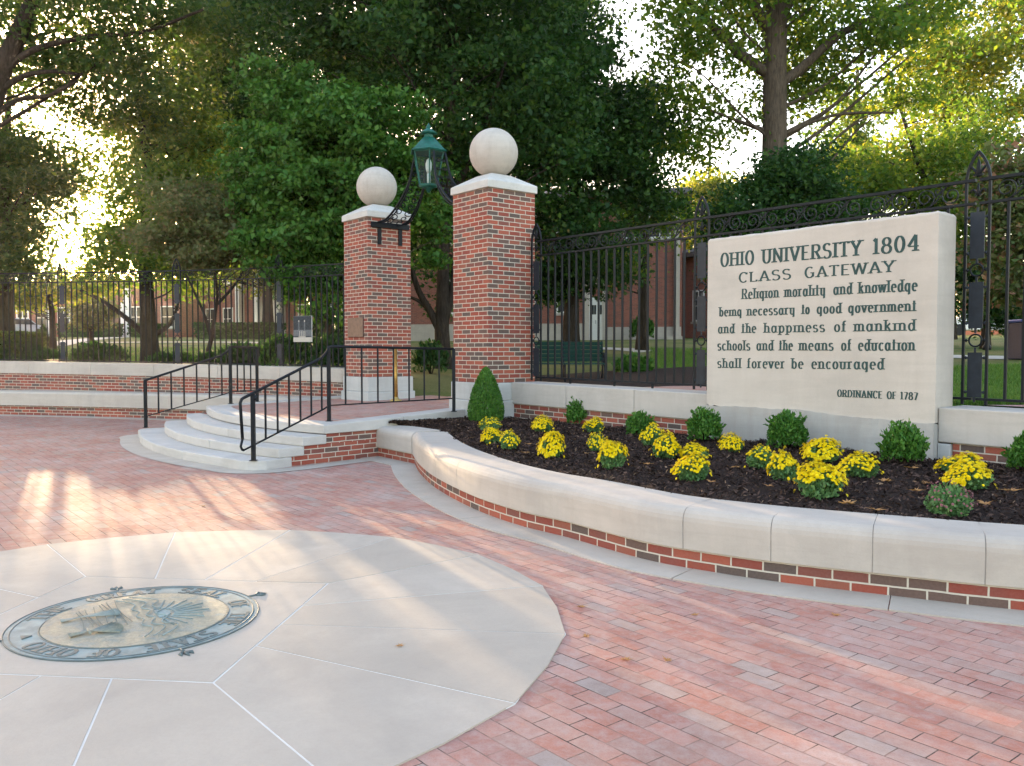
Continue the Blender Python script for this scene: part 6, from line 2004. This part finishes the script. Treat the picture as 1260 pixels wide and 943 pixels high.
# ------------------------------------------------------------------ bench, bin, lamp post, cars
q = on_terr(694, 18.6)
bz = q.z
bt = thing('park_bench', 'dark green slatted park bench with ring armrests behind the right fence', 'bench', q)
bl = MB()
W2 = .86
for k in range(5): pass
seat = MB()
for k in range(5): seat.obox((q.x, q.y - .40 + .10 * k, bz + .44), (W2, 0, 0), (0, .042, 0), (0, 0, .016))
seat.build('seat', M['bench'], bt)
back = MB()
for k in range(5): back.obox((q.x, q.y + .08 + .022 * k, bz + .52 + .088 * k), (W2, 0, 0), (0, .015, .003), (0, -.008, .038))
back.build('backrest', M['bench'], bt)
for sg in (-1, 0, 1):
    lg = MB()
    x = q.x + sg * (W2 - .02)
    lg.tube([(x, q.y - .42, bz), (x, q.y - .36, bz + .22), (x, q.y - .40, bz + .42)], .022, 5)
    lg.tube([(x, q.y + .14, bz), (x, q.y + .06, bz + .25), (x, q.y + .06, bz + .44), (x, q.y + .19, bz + .93)], .022, 5)
    lg.tube([(x, q.y - .40, bz + .418), (x, q.y + .06, bz + .418)], .02, 5)
    lg.build('leg', M['iron'], bt)
    if sg:
        am = MB(); am.tube([(x, q.y - .42, bz + .43), (x, q.y - .44, bz + .58), (x, q.y - .34, bz + .66), (x, q.y - .1, bz + .66), (x, q.y + .12, bz + .68)], .02, 5)
        am.tube([(x, q.y - .2 + .10 * math.cos(a), bz + .55 + .10 * math.sin(a)) for a in np.linspace(0, 2 * math.pi, 16, endpoint=False)], .012, 5, closed=True)
        am.build('armrest', M['iron'], bt)
q = on_terr(1263, 20)
bn = thing('recycling_bin', 'dark blue recycling bin cut by the right edge on the lawn', 'bin', q)
mb = MB(); mb.prism([(q.x - .30, q.y - .30), (q.x + .30, q.y - .30), (q.x + .30, q.y + .30), (q.x - .30, q.y + .30)], q.z, q.z + .86); mb.build('body', M['bin'], bn, .03)
mb = MB(); mb.prism([(q.x - .33, q.y - .33), (q.x + .33, q.y - .33), (q.x + .33, q.y + .33), (q.x - .33, q.y + .33)], q.z + .862, q.z + .93); mb.build('lid', M['bin_lid'], bn, .02)
q = on_terr(1214, 25)
lp = thing('lamp_post', 'short black lamp post on the lawn seen through the right fence', 'lamp post', q)
mb = MB(); mb.lathe([(.001, 0), (.12, 0), (.12, .10), (.07, .16), (.055, .5), (.042, 1.35), (.06, 1.38), (.001, 1.40)], q, 12); mb.build('pole', M['iron'], lp)
mb = MB(); mb.lathe([(.05, 1.40), (.09, 1.44), (.12, 1.66), (.001, 1.665)], q, 10); mb.build('globe', M['lglass'], lp)
mb = MB(); mb.lathe([(.16, 1.667), (.13, 1.70), (.05, 1.80), (.015, 1.86), (.001, 1.88)], q, 10); mb.build('hood', M['iron'], lp)
def car(label, px, D, mat, rz):
    q = on_terr(px, D)
    t = thing('parked_car', label, 'car', q, rz, 'cars parked beyond the lawn')
    prof = [(-2.1, .30), (-2.15, .62), (-2.0, .88), (-1.45, .95), (-.85, 1.40), (.65, 1.43), (1.35, .98), (2.0, .86), (2.15, .60), (2.1, .30)]
    mb = MB()
    n = len(prof)
    for (a, b_) in zip(prof, prof[1:] + prof[:1]): pass
    rings = []
    for y, k in ((-.84, 0), (-.70, 1), (.70, 1), (.84, 0)):
        rings.append(mb.add([(x, y * (.86 if z > .97 else 1), z) for x, z in prof]))
    for A, B in zip(rings[:-1], rings[1:]):
        for i in range(n): mb.face([A + i, A + (i + 1) % n, B + (i + 1) % n, B + i], smooth=False)
    mb.face([rings[0] + i for i in range(n)]); mb.face([rings[-1] + n - 1 - i for i in range(n)])
    o = mb.build('body', mat, None, .04, True, True); adopt(o, t)
    for sg in (-1, 1):
        m2 = MB()
        for x0, x1, xt0, xt1 in ((-1.25, -.28, -.82, -.28), (-.20, 1.10, -.20, .60)):
            p = [(x0, .96), (x1, .96), (xt1, 1.36), (xt0, 1.36)]
            y = sg * .725
            if sg < 0: p = p[::-1]
            m2.poly([(x, sg * (.845 if z < 1 else .728), z) for x, z in p])
        o = m2.build('window', M['glass'], None, 0, False, True); adopt(o, t)
    m2 = MB(); m2.poly([(1.30, -.62, 1.02), (1.30, .62, 1.02), (.70, .58, 1.415), (.70, -.58, 1.415)]); m2.v = [(a + .03, b_, c + .012) for a, b_, c in m2.v]
    o = m2.build('windscreen', M['glass'], None, 0, False, True); adopt(o, t)
    for x in (-1.35, 1.35):
        for sg in (-1, 1):
            m2 = MB(); m2.tube([(x, sg * .70, .33), (x, sg * .86, .33)], .33, 16)
            o = m2.build('wheel', M['tyre'], None, 0, True, True); adopt(o, t)
    return t
car('pale blue car parked behind the left hedge', 20, 66, M['car_blue'], 1.2)
car('white car parked beyond the lamp post on the right', 1208, 50, M['car_white'], -.3)

# ------------------------------------------------------------------ the hazy air round the low sun
if HAZE:
    m = bpy.data.materials.new('warm air'); m.use_nodes = True
    nt = m.node_tree
    for n_ in list(nt.nodes):
        if n_.type == 'BSDF_PRINCIPLED': nt.nodes.remove(n_)
    pv = nd(nt, 'ShaderNodeVolumePrincipled', Density=HAZE, Anisotropy=0.8, Color=(0.95, 0.95, 0.95, 1))
    nt.links.new(pv.outputs[0], nt.nodes['Material Output'].inputs['Volume'])
    mb = MB(); mb.box((0, 90, 15), (460, 460, 40))
    tag(mb.build('haze', m), kind='stuff')
